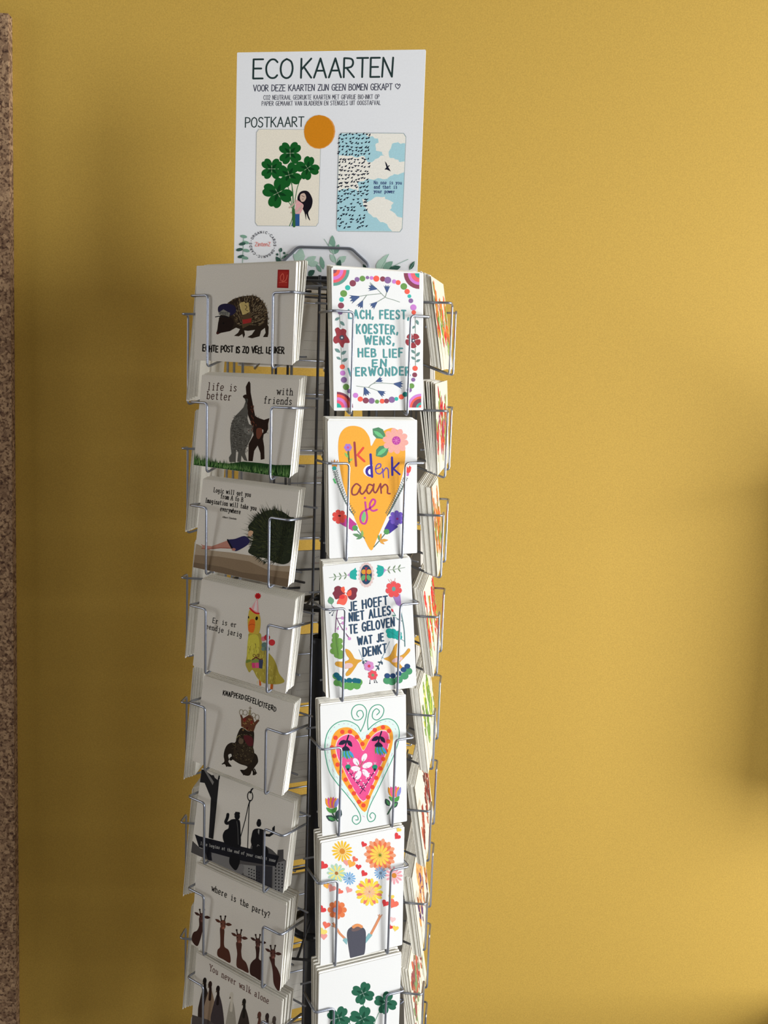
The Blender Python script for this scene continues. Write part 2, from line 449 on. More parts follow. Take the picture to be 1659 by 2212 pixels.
# ------------------------------------------------------------------ the designs printed on the cards
def art_hedgehog(a):
    a.poly((112, 22, 20), [(995,215),(1108,217),(1100,402),(988,398)])
    a.poly((128, 34, 28), [(1005,232),(1096,233),(1090,386),(1000,383)])
    a.line((165, 75, 60), [(1030,330),(1020,290),(1045,255),(1055,300),(1040,335),(1075,320),(1090,270)], 7, True)
    a.line((165, 75, 60), [(1010,345),(1060,340),(1085,345)], 5)
    body = [(500,545),(560,505),(640,482),(745,472),(800,490),(850,540),(885,610),(898,690),(893,765),(905,790),(903,860),(895,893),(848,893),(875,850),(868,800),(830,830),(815,885),(740,905),(693,893),(738,868),(770,820),(700,830),(662,825),(670,870),(655,903),(643,862),(608,885),(560,880),(600,850),(620,812),(580,797),(520,832),(430,850),(398,865),(384,850),(405,780),(410,700),(440,640)]
    a.poly((33, 24, 17), body)
    R = a.rnd; q = []; q2 = []; q3 = []
    for i in range(560):
        t = R.uniform(0, 2*pi); r = math.sqrt(R.random()); x = 715+172*r*math.cos(t); y = 645+158*r*math.sin(t)
        if (y > 770 and x < 800) or x+y*.3 < 735: continue
        dx, dy = (x-640)/160, (y-760)/160; l = math.hypot(dx, dy)+.01; L = R.uniform(18, 34)
        (q, q2, q3)[i % 3].append([(x, y), (x+dx/l*L, y+dy/l*L)])
    for x, y in ((510,545),(545,515),(575,500),(610,485),(650,478),(690,470),(745,462),(775,472),(810,495),(840,520),(862,555),(880,600),(895,640),(902,700),(900,745)):
        q.append([(x-8, y+18), (x+4, y-12)]); q2.append([(x, y+18), (x+14, y-6)])
    a.many((78, 62, 42), q, 8, True); a.many((45, 34, 24), q2, 8, True); a.many((112, 96, 72), q3, 5, True)
    a.blob((24, 15, 12), [(420,700),(520,690),(560,750),(520,825),(430,845),(390,860),(395,810)])
    a.ell((10, 8, 8), 455, 752, 9); a.ell((48, 20, 16), 396, 852, 13)
    a.blob((26, 22, 40), [(405,640),(402,590),(440,560),(500,556),(560,575),(582,620),(560,660),(500,680),(440,665)])
    a.line((16, 14, 18), [(375,688),(420,682),(470,688),(505,694)], 9, True)
    a.poly((92, 88, 80), [(408,645),(455,612),(500,640),(522,648),(512,690),(470,672),(410,668)])
    a.text((30,28,35), 'POST', (425,660), (500,668), 22, 4, part='printed_picture')
    a.poly((152, 132, 84), [(612,560),(630,545),(665,665),(645,668)]); a.poly((140, 120, 74), [(625,545),(665,535),(672,552),(705,542),(718,640),(665,665),(642,645)])
    a.line((60, 45, 30), [(670,570),(690,590),(675,615),(700,630)], 6, True)
    a.poly((62, 48, 32), [(640,668),(735,655),(738,760),(650,805)]); a.poly((120, 32, 30), [(642,718),(735,703),(732,745),(650,762)])
    a.line((70, 52, 34), [(615,640),(640,720),(650,800)], 8)
    a.text((20, 16, 13), 'ECHTE POST IS ZO VEEL LEUKER', (250,1036), (1057,1062), 62, 11, jit=.09)
def art_cats(a):
    R = a.rnd
    a.text((48, 26, 20), 'life is', (275,303), (577,318), 78, 7.5, True, True)
    a.text((48, 26, 20), 'better', (272,395), (522,411), 78, 7.5, True, True)
    a.text((30, 24, 22), 'with', (980,352), (1140,360), 72, 7.5, True, True)
    a.text((30, 24, 22), 'friends', (845,440), (1130,457), 72, 7.5, True, True)
    a.poly((30, 19, 14), [(668,270),(690,225),(702,213),(714,235),(716,330),(738,450),(762,575),(800,590),(850,608),(903,590),(890,650),(890,700),(872,738),(845,755),(838,800),(850,880),(852,1000),(815,1008),(812,940),(785,865),(750,920),(735,1022),(693,1020),(695,850),(745,760),(720,640),(690,560),(676,400)])
    a.poly((66, 62, 56), [(645,360),(664,350),(682,378),(662,430),(645,480),(600,530),(560,570),(528,630),(513,700),(512,800),(520,900),(525,945),(500,985),(505,1028),(566,1032),(572,905),(592,935),(582,1025),(618,1032),(624,965),(652,1012),(684,1022),(655,930),(690,850),(720,790),(740,720),(742,670),(700,650),(684,600),(690,520),(678,455),(690,400),(676,385)])
    a.blob((30, 20, 15), [(640,365),(668,350),(690,375),(672,392),(648,386)])
    for pts in ([(640,690),(655,668),(675,690),(712,690),(738,668),(738,720),(718,755),(690,758),(655,735)],): a.poly((84, 80, 73), pts)
    q = []; q2 = []
    for i in range(90):
        x, y = R.uniform(525, 690), R.uniform(570, 920); q.append([(x, y), (x+R.uniform(-10, 10), y+24)])
        x, y = R.uniform(530, 680), R.uniform(560, 940); q2.append([(x, y), (x+22, y+R.uniform(-6, 8))])
    a.many((96, 92, 84), q, 5, True); a.many((38, 34, 30), q2, 6, True)
    a.poly((70, 66, 60), [(640,700),(638,662),(668,678)]); a.poly((70, 66, 60), [(712,680),(740,660),(742,700)]); a.poly((30, 19, 14), [(762,620),(764,570),(800,592)])
    a.many((44, 40, 36), [[(520+k*4, 640+k*26), (560+k*6, 652+k*26)] for k in range(9)]+[[(600, 700+k*22), (640, 706+k*22)] for k in range(8)], 6, True)
    a.line((120, 110, 100), [(690,700),(700,740)], 6); a.ell((60, 40, 36), 697, 716, 6)
    q = [[(R.uniform(700, 800), y), (R.uniform(705, 800), y+26)] for y in [R.uniform(430, 720) for _ in range(30)]]
    a.many((74, 38, 26), [[p[0], (p[0][0]+6, p[1][1])] for p in q if abs(p[0][0]-740) < 30], 12, True)
    a.blob((82, 44, 32), [(775,700),(815,690),(838,712),(830,750),(800,800),(775,780)])
    a.blob((150, 140, 130), [(832,705),(842,712),(840,732),(834,738)])
    a.many((22, 14, 12), [[(855,730),(893,742)],[(760,575),(775,560)],[(790,590),(800,575)]], 3)
    a.poly((24, 46, 20), [(150,1060),(152,1000),(250,1015),(330,1030),(500,1045),(640,1025),(820,1040),(960,1060),(1115,1060),(1100,1190),(900,1165),(600,1120),(330,1090)])
    g = [[], [], [], []]
    for i in range(640):
        x = R.uniform(150, 1110); f = abs(x-620)/480; base = 1060+(x-150)/950*125-R.uniform(0, 35); L = 25+R.uniform(0, 45)+R.uniform(0, 70)*f**2
        g[i % 4].append([(x, base), (x+R.uniform(-14, 14), base-L)])
    for c, k in (((34,62,26),0),((52,84,36),1),((20,38,18),2),((86,112,62),3)): a.many(c, g[k], 7 if k < 3 else 4, True)
def art_bush(a):
    R = a.rnd
    for t, p, q_, h in (('Logic will get you',(345,203),(716,250),46),('from A to B',(413,265),(638,303),46),('Imagination will take you',(262,308),(772,388),46),('everywhere',(410,392),(612,425),46)):
        a.text((26, 22, 20), t, p, q_, h, 6.5, True, True)
    a.text((60, 54, 48), 'Albert Einstein', (435,462), (572,482), 17, 3.5)
    a.poly((122, 105, 86), [(178,722),(230,745),(330,790),(520,810),(640,830),(760,850),(860,920),(1000,950),(1120,950),(1085,1168),(150,956)])
    a.poly((100, 82, 63), [(165,830),(400,850),(700,900),(880,985),(1105,1010),(1085,1168),(150,956)])
    a.poly((84, 68, 52), [(155,905),(420,950),(640,1010),(860,1040),(1095,1080),(1085,1168),(150,956)])
    a.blob((30, 33, 22), [(690,560),(730,500),(790,440),(860,395),(950,380),(1040,400),(1110,450),(1165,480),(1150,700),(1120,880),(1060,930),(980,920),(860,870),(790,860),(720,830),(690,800),(720,740),(740,650)])
    g = [[], [], [], []]
    for i in range(760):
        t = R.uniform(0, 2*pi); r = math.sqrt(R.random()); x = 940+215*r*math.cos(t); y = 655+255*r*math.sin(t)
        L = R.uniform(40, 90); dx = .75*math.cos(t)*r-.45+R.uniform(-.25, .25); dy = .9*math.sin(t)*r-.35+R.uniform(-.2, .2)
        if x > 1165-(y-400)*.1: continue
        g[i % 4].append([(x, y), (x+L*dx, y+L*dy)])
    for i in range(120):
        t = R.uniform(1.9, 4.9); x = 940+225*math.cos(t); y = 655+265*math.sin(t); L = R.uniform(30, 70)
        g[3].append([(x, y), (x+L*(math.cos(t)*.8-.1), y+L*(math.sin(t)*.8-.1))])
    a.many((42, 46, 26), g[0], 8, True); a.many((20, 22, 16), g[1], 10, True); a.many((54, 54, 30), g[2], 4, True); a.many((30, 33, 22), g[3], 7, True)
    a.poly((136, 92, 78), [(222,722),(240,735),(330,748),(400,722),(485,690),(520,768),(400,766),(300,776),(230,768),(245,755)])
    a.line((110, 50, 38), [(232,768),(300,775),(420,764),(520,768)], 6)
    a.blob((32, 28, 56), [(485,686),(560,674),(650,645),(695,672),(706,700),(680,738),(620,775),(565,797),(530,775),(505,735)])
    a.line((16, 14, 20), [(487,684),(515,740),(540,780)], 16)
    a.ell((128, 98, 84), 712, 622, 22, 32, .5); a.blob((150, 118, 92), [(690,610),(712,590),(740,600),(735,625),(705,650)])
    a.ell((130, 84, 72), 547, 780, 20, 14)
def art_duck(a):
    a.text((26, 22, 20), 'Er is er', (342,585), (580,632), 50, 6.5, True, True)
    a.text((26, 22, 20), 'eendje jarig', (275,642), (634,733), 50, 6.5, True, True)
    a.line((150, 70, 30), [(815,1150),(820,1212)], 20); a.line((165, 80, 30), [(940,1160),(932,1250)], 26)
    a.blob((128, 112, 44), [(712,690),(818,690),(832,760),(850,830),(905,890),(955,950),(985,1020),(1010,1100),(1062,1172),(1020,1200),(940,1205),(850,1190),(790,1140),(745,1060),(712,1085),(690,1050),(673,1000),(685,920),(690,830),(700,740)])
    a.blob((150, 138, 50), [(708,720),(790,710),(812,800),(800,900),(745,960),(695,960),(690,850)])
    R = a.rnd; g = [[], []]
    for i in range(160):
        x, y = R.uniform(700, 980), R.uniform(760, 1180)
        if x > 760+(y-760)*.62 or (y > 1020 and x < 770): continue
        g[i % 2].append([(x, y), (x+R.uniform(-4, 14), y+34)])
    a.many((158, 144, 66), g[0], 6, True); a.many((104, 90, 36), g[1], 6, True)
    a.blob((150, 124, 46), [(715,455),(760,470),(805,492),(822,545),(822,620),(805,692),(760,700),(712,690),(698,640),(694,560),(702,500)])
    a.blob((168, 78, 26), [(716,562),(738,548),(765,560),(768,620),(752,680),(722,682),(700,660),(702,600)])
    a.line((130, 50, 20), [(704,612),(735,600),(765,608)], 5, True)
    a.ell((16, 12, 12), 784, 541, 13, 20, .2); a.ell((16, 12, 12), 703, 530, 6, 14)
    a.poly((170, 118, 116), [(785,345),(795,350),(805,490),(770,478),(728,440)]); a.poly((192, 150, 146), [(770,385),(785,350),(788,470),(755,455)])
    a.line((150, 28, 28), [(718,440),(745,468),(775,488),(806,492)], 17, True)
    a.flower((150, 26, 28), 796, 315, 32, 9, .9, (130, 18, 22), .6)
    for c, x, y, r in (((158,84,88),852,748,24),((138,30,36),888,735,30),((150,38,40),936,785,32),((70,88,80),862,812,30),((60,76,70),890,850,24),((84,100,86),850,850,20)): a.ell(c, x, y, r)
    a.line((70, 70, 60), [(862,840),(862,905)], 4)
    a.poly((156, 44, 84), [(735,988),(768,985),(768,1042),(740,1040)]); a.poly((170, 60, 96), [(772,985),(805,985),(808,1040),(774,1042)])
    a.poly((92, 104, 52), [(730,958),(800,950),(812,986),(736,990)]); a.poly((46, 48, 66), [(806,960),(850,958),(840,1048),(808,1042)])
    a.line((66, 22, 28), [(740,958),(775,935),(815,955),(840,950)], 9); a.line((66, 22, 28), [(773,938),(750,922),(752,905),(770,908),(778,935),(790,905),(806,905),(802,925),(780,938)], 5, True)
    a.blob((84, 96, 40), [(680,965),(712,955),(730,970),(700,985),(680,990)])
def art_toad(a):
    R = a.rnd
    a.text((18, 15, 14), 'KNAPPERD', (440,282), (640,330), 46, 8.5, jit=.12, gap=.3)
    a.text((18, 15, 14), 'GEFELICITEERD', (655,338), (962,450), 48, 8.5, jit=.12, gap=.3)
    a.blob((30, 23, 17), [(622,615),(690,650),(745,650),(748,740),(740,850),(778,895),(790,960),(760,1010),(745,1040),(770,1085),(745,1095),(730,1050),(712,1092),(684,1104),(640,1090),(612,1045),(655,1042),(682,1010),(600,980),(530,935),(508,935),(492,960),(522,1005),(488,1010),(455,985),(430,982),(452,955),(445,900),(455,840),(480,790),(520,765),(562,762),(580,690)])
    a.blob((158, 150, 140), [(492,890),(520,880),(525,915),(505,935),(498,930)])
    a.blob((24, 18, 13), [(502,928),(528,905),(540,930),(515,950)])
    g = []; 
    for i in range(120): 
        y = R.uniform(680, 960); x = R.uniform(530 if y > 780 else 600, 735); a_ = R.uniform(0, 6); g.append([(x, y), (x+9*math.cos(a_), y+9*math.sin(a_))])
    a.many((80, 70, 46), g[:60], 6); a.many((52, 42, 30), g[60:], 8)
    a.blob((40, 31, 22), [(560,800),(640,770),(730,800),(750,900),(690,990),(600,960),(545,900)])
    a.dots([(R.uniform(565, 735), R.uniform(800, 960), R.uniform(3, 7), R.choice(((72, 62, 42), (24, 18, 13)))) for _ in range(70)], {})
    a.blob((64, 24, 26), [(645,700),(690,690),(735,720),(738,790),(700,800),(665,760)]); a.ell((74, 60, 46), 620, 750, 26, 30)
    a.line((92, 82, 54), [(575,720),(590,700),(610,690)], 8)
    a.poly((70, 40, 26), [(602,455),(620,520),(622,600),(690,648),(745,650),(765,590),(802,540),(788,528),(752,560),(735,500),(705,480),(672,500),(640,520),(628,490),(612,485)])
    g = [[(R.uniform(630, 740), y), (R.uniform(630, 740), y+10)] for y in [R.uniform(520, 640) for _ in range(26)]]
    a.many((112, 86, 50), [[p[0], (p[0][0]+12, p[1][1])] for p in g], 6)
    a.ell((90, 30, 24), 655, 535, 16, 20); a.ell((92, 34, 26), 725, 560, 14, 18); a.ell((60, 18, 18), 682, 618, 12, 10)
    for cx, cy, rx, ry in ((622,458,18,28),(660,462,22,26),(742,490,22,24),(780,510,20,28)):
        a.line((96, 84, 62), [(cx+rx*math.cos(t), cy+ry*math.sin(t)) for t in [2*pi*k/12 for k in range(13)]], 4)
    a.line((96, 84, 62), [(710,490),(710,400)], 5); a.line((80, 70, 58), [(698,415),(726,418)], 5); a.ell((110, 98, 72), 708, 446, 11); a.ell((110, 98, 72), 705, 470, 12, 18)
    a.many((20, 15, 12), [[(455,975),(428,985)],[(465,985),(478,1012)],[(490,990),(524,1008)],[(640,1060),(612,1045)],[(660,1085),(640,1095)],[(745,1040),(742,1098)],[(752,1030),(775,1082)]], 10)
def art_beam(a):
    R = a.rnd
    a.poly((58, 54, 52), [(130,800),(200,870),(660,1000),(680,960),(720,830),(850,850),(930,900),(980,950),(985,900),(1045,895),(1045,990),(1072,1010),(1042,1352),(112,915)])
    a.poly((84, 80, 77), [(320,920),(540,970),(640,1100),(600,1140),(300,1030)]); a.poly((96, 92, 88), [(600,1040),(760,1060),(760,1200),(640,1150)])
    a.poly((38, 36, 38), [(760,1055),(930,1070),(920,1290),(760,1220)]); a.poly((92, 88, 85), [(935,1040),(1065,1010),(1042,1350),(930,1300)])
    g = []
    for i in range(5):
        for j in range(8): g.append([(690+i*26, 1080+i*10+j*30), (690+i*26, 1092+i*10+j*30)])
    for i in range(3):
        for j in range(9): g.append([(965+i*34, 1030+i*6+j*34), (965+i*34, 1046+i*6+j*34)])
    a.many((24, 22, 24), [s_ for s_ in g if s_[1][1] < 1330], 13)
    a.poly((26, 24, 24), [(225,110),(262,95),(330,165),(398,140),(412,140),(372,480),(335,785),(290,770),(320,385),(262,240),(212,232)])
    a.poly((88, 84, 80), [(258,108),(285,100),(352,230),(340,260)]); a.poly((140, 132, 122), [(345,125),(405,135),(388,210),(362,190)])
    a.poly((20, 19, 22), [(155,735),(200,755),(420,812),(690,880),(1000,962),(968,1068),(640,1010),(310,915),(320,1000),(280,1000),(240,880),(192,862)])
    a.text((118, 114, 108), 'life begins at the end of your comfort zone', (205,838), (962,1024), 30, 4.5, True, True)
    B = (17, 16, 17)
    a.ell(B, 576, 560, 27, 36); a.poly(B, [(545,545),(606,540),(600,520),(560,516)])
    a.blob(B, [(540,588),(575,592),(602,608),(608,700),(606,862),(540,865),(462,838),(436,800),(430,745),(452,700),(486,680),(492,640),(505,600)])
    a.line(B, [(520,610),(478,630),(462,615),(478,575),(484,542)], 30, True); a.line((60, 58, 56), [(572,610),(582,690),(585,840)], 6)
    a.ell(B, 793, 632, 24, 34); a.ell(B, 795, 606, 18, 18)
    a.blob(B, [(735,700),(775,682),(825,690),(850,712),(850,800),(840,892),(745,880),(712,820),(718,760)])
    a.line(B, [(840,745),(900,752),(940,725),(942,680)], 26); a.line(B, [(945,700),(950,662)], 12); a.poly((100, 96, 92), [(785,690),(800,692),(795,745),(782,720)])
    a.blob(B, [(730,860),(790,840),(870,870),(890,930),(860,960),(740,930)]); a.line((100, 96, 90), [(775,862),(782,845),(796,855)], 5, True)
    a.blob(B, [(510,940),(580,950),(600,1010),(560,1100),(510,1060),(490,1010)]); a.blob((84,80,78), [(600,1040),(640,1060),(620,1140),(570,1110)])
    a.line(B, [(785,240),(740,262),(722,300),(708,332)], 15); a.line(B, [(735,235),(725,262)], 10)
    a.line(B, [(707+26*math.cos(t), 365+46*math.sin(t)) for t in [2*pi*k/16 for k in range(17)]], 9)
    a.line(B, [(707,405),(695,440)], 12); a.line(B, [(692,440),(655,600),(605,775)], 8); a.line(B, [(697,440),(688,650),(678,885)], 8)
    a.line(B, [(412,140),(404,200)], 8)
def giraffe(a, hx, hy, s, body, c, ears=1):
    a.blob(c, body); R = a.rnd
    c2 = [min(255, int(v*1.25)+5) for v in c]
    a.blob(c2, [(hx-22*s, hy-36*s), (hx+2*s, hy-46*s), (hx+26*s, hy-34*s), (hx+30*s, hy), (hx+26*s, hy+34*s), (hx+8*s, hy+50*s), (hx-12*s, hy+44*s), (hx-20*s, hy+12*s)])
    a.ell([min(255, int(v*1.7)+10) for v in c], hx+9*s, hy+34*s, 13*s, 12*s)
    for x0, x1 in ((-12, -20), (18, 27)):
        a.line((34, 20, 15), [(hx+x0*s, hy-38*s), (hx+x1*s, hy-80*s)], 11*s); a.ell((26, 15, 12), hx+x1*s, hy-82*s, 9*s, 10*s)
    a.leaf(c, (hx-20*s, hy-20*s), (hx-74*s, hy-56*s), .42); a.leaf(c, (hx+26*s, hy-6*s), (hx+92*s, hy+4*s), .5)
    a.ell((14, 10, 10), hx-12*s, hy-8*s, 5*s, 6*s); a.ell((14, 10, 10), hx+24*s, hy-6*s, 5*s, 6*s)
def art_giraffes(a):
    a.text((26, 21, 19), 'where is the party?', (325,372), (908,652), 62, 7.5, True, True)
    giraffe(a, 228, 640, .95, [(205,640),(250,650),(246,720),(235,790),(215,870),(190,925),(150,895),(132,850),(150,790),(185,770),(205,720)], (46,27,22))
    giraffe(a, 436, 712, 1.0, [(412,740),(452,760),(452,840),(455,930),(495,965),(515,1030),(512,1095),(450,1062),(390,1025),(388,965),(412,935),(414,850)], (60,33,24))
    giraffe(a, 596, 850, 1.0, [(572,890),(625,900),(622,980),(632,1050),(668,1090),(688,1140),(694,1196),(630,1165),(580,1135),(576,1070),(582,1000)], (58,33,26))
    giraffe(a, 785, 895, .95, [(765,930),(805,940),(800,1020),(800,1060),(830,1090),(838,1170),(828,1275),(760,1240),(712,1205),(712,1120),(740,1075),(768,1050),(770,990)], (42,25,21))
    giraffe(a, 936, 1010, 1.0, [(905,1040),(955,1050),(960,1120),(985,1160),(1012,1230),(1015,1300),(1000,1382),(965,1345),(945,1290),(938,1190),(925,1110)], (54,30,25))
def art_geese(a):
    a.text((78, 56, 50), 'You never walk alone', (315,1148), (905,1487), 62, 7, True, True)
    for x, y, c, w_, k in ((535,1400,(150,140,126),95,(120,112,100)),(268,1255,(22,17,15),110,(38,28,24)),(322,1290,(36,22,18),120,(112,92,74)),(400,1335,(26,18,16),120,(48,40,40)),(660,1465,(26,22,18),125,(42,34,30)),(812,1595,(70,42,34),70,(84,56,46)),(890,1610,(40,30,28),80,(60,52,50)),(960,1640,(60,50,44),70,(60,50,44))):
        a.blob(k, [(x-14, y+60), (x+14, y+60), (x+w_*.4, y+200), (x+w_*.5, y+420), (x+10, y+760), (x-w_*.6, y+700), (x-w_*.62, y+330), (x-w_*.5, y+220)])
        a.line(c, [(x, y), (x+2, y+60), (x-4, y+150)], 26, True); a.ell(c, x, y, 19, 36, .1)
        a.poly((60, 48, 36), [(x-14, y+5), (x-24, y+34), (x-6, y+26)])
    a.poly((60, 52, 48), [(128,1580),(300,1640),(700,1900),(1000,2130),(975,2330),(130,1780)])

P_B = dict(M=(150,80,95), V=(150,115,165), G=(120,165,90), P=(215,140,215), O=(255,110,90), T=(70,195,180), D=(45,130,120))
def sector(a, c, x, y, r, t0, t1): a.poly(c, [(x, y)]+[(x+r*math.cos(math.radians(t0+(t1-t0)*k/8)), y+r*math.sin(math.radians(t0+(t1-t0)*k/8))) for k in range(9)])
def bell(a, c, base, tip, w_=.45):
    b, t = V(base), V(tip); d = t-b; n = V((-d.y, d.x))*w_
    a.poly(c, [b-n*.12, b+n*.12, b+d*.95+n, b+d*.72+n*.55, b+d*1.0+n*.35, b+d*.75, b+d*1.02-n*.35, b+d*.72-n*.55, b+d*.95-n])
def art_wreath(a):
    for cx, cy, t0, rs in ((185,135,0,((168,(110,165,150)),(135,(248,105,115)),(105,(225,135,215)),(70,(252,112,92)),(38,(150,90,110)))),
                           (1085,160,90,((165,(150,80,95)),(122,(220,135,215)),(92,(246,112,130)),(62,(250,115,95)),(48,(70,175,160)))),
                           (1113,1590,180,((150,(222,145,222)),(122,(250,110,92)),(98,(150,80,95)),(55,(80,180,165)),(28,(255,110,100)))),
                           (218,1592,270,((170,(140,75,95)),(145,(250,108,92)),(112,(225,135,212)),(80,(246,100,125)),(48,(55,185,165))))):
        for r, c in rs: sector(a, c, cx, cy, r, t0, t0+90)
    a.dots([(387,273,34,'M'),(432,233,26,'V'),(488,223,30,'G'),(540,212,18,'V'),(583,215,20,'P'),(633,222,32,'O'),(700,225,28,'M'),(753,236,36,'V'),(820,250,23,'P'),(862,260,26,'O'),(922,300,35,'G'),(957,353,28,'O'),(981,402,20,'T'),(997,450,25,'V'),(1024,520,33,'P'),(1028,572,24,'O'),
            (334,320,27,'T'),(292,382,36,'G'),(270,445,25,'T'),(264,508,32,'M'),(255,578,26,'V'),(276,1155,27,'O'),(280,1222,28,'P'),(292,1295,32,'V'),(315,1370,34,'G'),(350,1415,24,'V'),(415,1460,28,'P'),(465,1500,28,'O'),(523,1515,32,'M'),(585,1518,32,'V'),(643,1527,22,'G'),(697,1522,26,'O'),(743,1520,26,'M'),(800,1506,34,'V'),(848,1497,21,'T'),(902,1475,28,'O'),(940,1448,28,'D'),(985,1400,28,'V'),(1010,1357,29,'G'),(1027,1290,22,'V'),(1042,1238,26,'M'),(1046,1168,28,'O')], P_B)
    s = (150,165,150)
    for p in ([(248,600),(255,740)],[(262,950),(272,1130)],[(1043,600),(1046,790)],[(1046,930),(1050,1140)],[(570,265),(650,340),(728,415),(805,440),(878,465)],[(690,378),(560,392),(440,412)],[(530,400),(490,455)],[(728,415),(640,468)],[(728,415),(745,355)],[(425,1360),(500,1370),(560,1378),(655,1412)],[(550,1378),(600,1335),(700,1328),(820,1335)],[(600,1335),(635,1310)]): a.line(s, p, 6, len(p) > 2)
    for p, q in (((200,665),(248,632)),((255,672),(300,720)),((198,962),(255,1005)),((262,1025),(318,985)),((215,1050),(262,1080)),((272,1100),(332,1065)),((1055,650),(1078,705)),((1015,745),(1045,712)),((1005,970),(1045,1010)),((1055,1040),(1095,995)),((1005,1045),(1050,1075)),((1055,1100),(1100,1072))): a.leaf((120,155,148), p, q, .5)
    b = (80,100,142)
    for p, q in (((640,330),(550,312)),((745,365),(745,288)),((455,412),(355,445)),((490,455),(455,530)),((640,468),(578,522)),((630,1312),(700,1285)),((820,1335),(918,1348)),((508,1375),(540,1462)),((650,1412),(725,1452))): bell(a, b, p, q)
    a.blob((165,70,76), [(200,760),(232,738),(258,760),(285,750),(318,770),(315,815),(345,860),(350,900),(300,905),(285,950),(262,940),(240,900),(205,910),(182,880),(190,840),(215,820)])
    a.ell((90,92,105), 270, 845, 26); a.ell((240,240,240), 272, 846, 10)
    a.flower((165,70,76), 1022, 872, 82, 5, .8, (90,92,105), .26, .3); a.ell((240,240,240), 1026, 872, 9)
    t = (98,165,165)
    for s_, p, q, h in (('LACH, FEEST,',(345,638),(975,642),88),('KOESTER,',(430,800),(860,800),92),('WENS,',(515,915),(822,912),84),('HEB LIEF',(446,1048),(912,1048),86),('EN',(598,1150),(740,1145),72),('VERWONDER',(342,1255),(992,1240),84)):
        a.text(t, s_, p, q, h, 17, jit=.05, gap=.36)
def art_orange_heart(a):
    O = (255,182,72)
    a.blob(O, [(640,420),(622,330),(560,243),(470,212),(380,228),(318,295),(295,400),(300,560),(330,760),(390,980),(480,1230),(560,1400),(638,1532),(700,1400),(800,1170),(900,940),(970,720),(998,540),(990,400),(960,300),(900,240),(840,232),(760,270),(690,340)])
    for p, q in (((655,240),(790,335)),((688,525),(825,420))): a.leaf((95,150,110), p, q, .7)
    for p, q in (((665,262),(775,335)),((700,520),(815,430))): a.leaf((120,205,140), p, q, .3)
    a.flower((250,182,168), 895, 365, 138, 10, .85, None, 0, .15); a.ell((250,182,168), 895, 365, 100); a.ell((198,80,168), 903, 360, 45)
    a.many((240,150,200), [[(903,360),(903+38*math.cos(k), 360+38*math.sin(k))] for k in (0.4,1.3,2.2,3.1,4,5,5.8)], 4)
    a.flower((175,132,218), 397, 437, 42, 6, .9, (225,90,150), .3); a.line((92,112,82), [(400,480),(402,530),(410,590)], 20); a.leaf((150,205,110), (398,545), (360,490), .4); a.leaf((150,205,110), (410,580), (445,552), .5)
    a.cur = 'printed_text'
    a.line((168,76,82), [(465,385),(472,500),(480,628)], 24); a.line((240,92,75), [(557,440),(497,515),(568,580)], 24)
    N = (76,62,160)
    a.ell((255,255,255), 650, 680, 95, 68); a.poly(O, [(655,600),(760,600),(760,760),(658,745)]); a.ell(N, 632, 685, 55, 58); a.ell((255,255,255), 632, 690, 26, 30); a.poly(O, [(655,622),(715,620),(715,748),(655,750)]); a.line(N, [(633,508),(640,620),(648,742)], 26)
    a.line((126,96,172), [(688,660),(735,640),(738,608),(705,612),(685,655),(695,700),(735,710),(765,670)], 14, True)
    a.line((126,96,172), [(757,655),(770,750)], 14); a.line((126,96,172), [(765,690),(795,648),(818,670),(822,752)], 14, True)
    a.line(N, [(858,537),(862,722)], 23); a.line(N, [(930,595),(872,655),(940,715)], 20)
    m = (152,76,78)
    a.line(m, [(520,840),(480,818),(438,868),(440,930),(490,925),(528,850),(520,900),(548,925),(600,860)], 17, True)
    a.line(m, [(655,835),(615,825),(590,878),(615,922),(655,870),(668,820),(662,885),(690,908),(735,820)], 17, True)
    a.line(m, [(738,815),(745,915)], 17); a.line(m, [(748,860),(785,822),(812,850),(812,912),(838,920)], 17, True)
    p = (208,78,162)
    a.ell(p, 572, 967, 12); a.line(p, [(575,1012),(585,1100),(595,1180),(575,1240),(535,1232),(522,1180),(545,1120),(610,1085),(665,1045),(682,1000),(655,982),(625,1030),(630,1085),(660,1105),(700,1092)], 20, True)
    a.blob((130,205,140), [(562,1112),(580,1160),(562,1222),(540,1215),(538,1170)])
    a.cur = 'printed_picture'
    a.poly((198,76,150), [(385,1155),(485,1248),(442,1322),(300,1240)]); a.flower((232,86,76), 300, 1170, 78, 7, .95, (110,40,40), .2); a.ell((232,86,76), 300, 1170, 48); a.ell((100,40,40), 302, 1160, 16, 9)
    a.ell((95,165,98), 465, 1290, 30); a.line((95,125,110), [(480,1305),(520,1350),(568,1400)], 9)
    for q, c in (((440,1355),(110,155,110)),((478,1410),(110,155,110)),((540,1310),(150,190,110))): a.leaf(c, (545,1385), q, .35)
    a.poly((82,66,158), [(838,1185),(925,1275),(830,1350),(778,1300)]); a.flower((124,98,195), 908, 1180, 82, 8, .95, (170,60,150), .2); a.ell((124,98,195), 908, 1180, 52); a.ell((150,50,130), 915, 1188, 13)
    a.ell((95,165,98), 802, 1328, 30); a.line((95,125,110), [(785,1350),(730,1420),(665,1495)], 9, True)
    for q, c in (((745,1345),(235,170,80)),((820,1418),(235,170,80)),((780,1465),(235,170,80)),((712,1360),(120,170,110))): a.leaf(c, (725,1425), q, .35)
    g = (92,112,102)
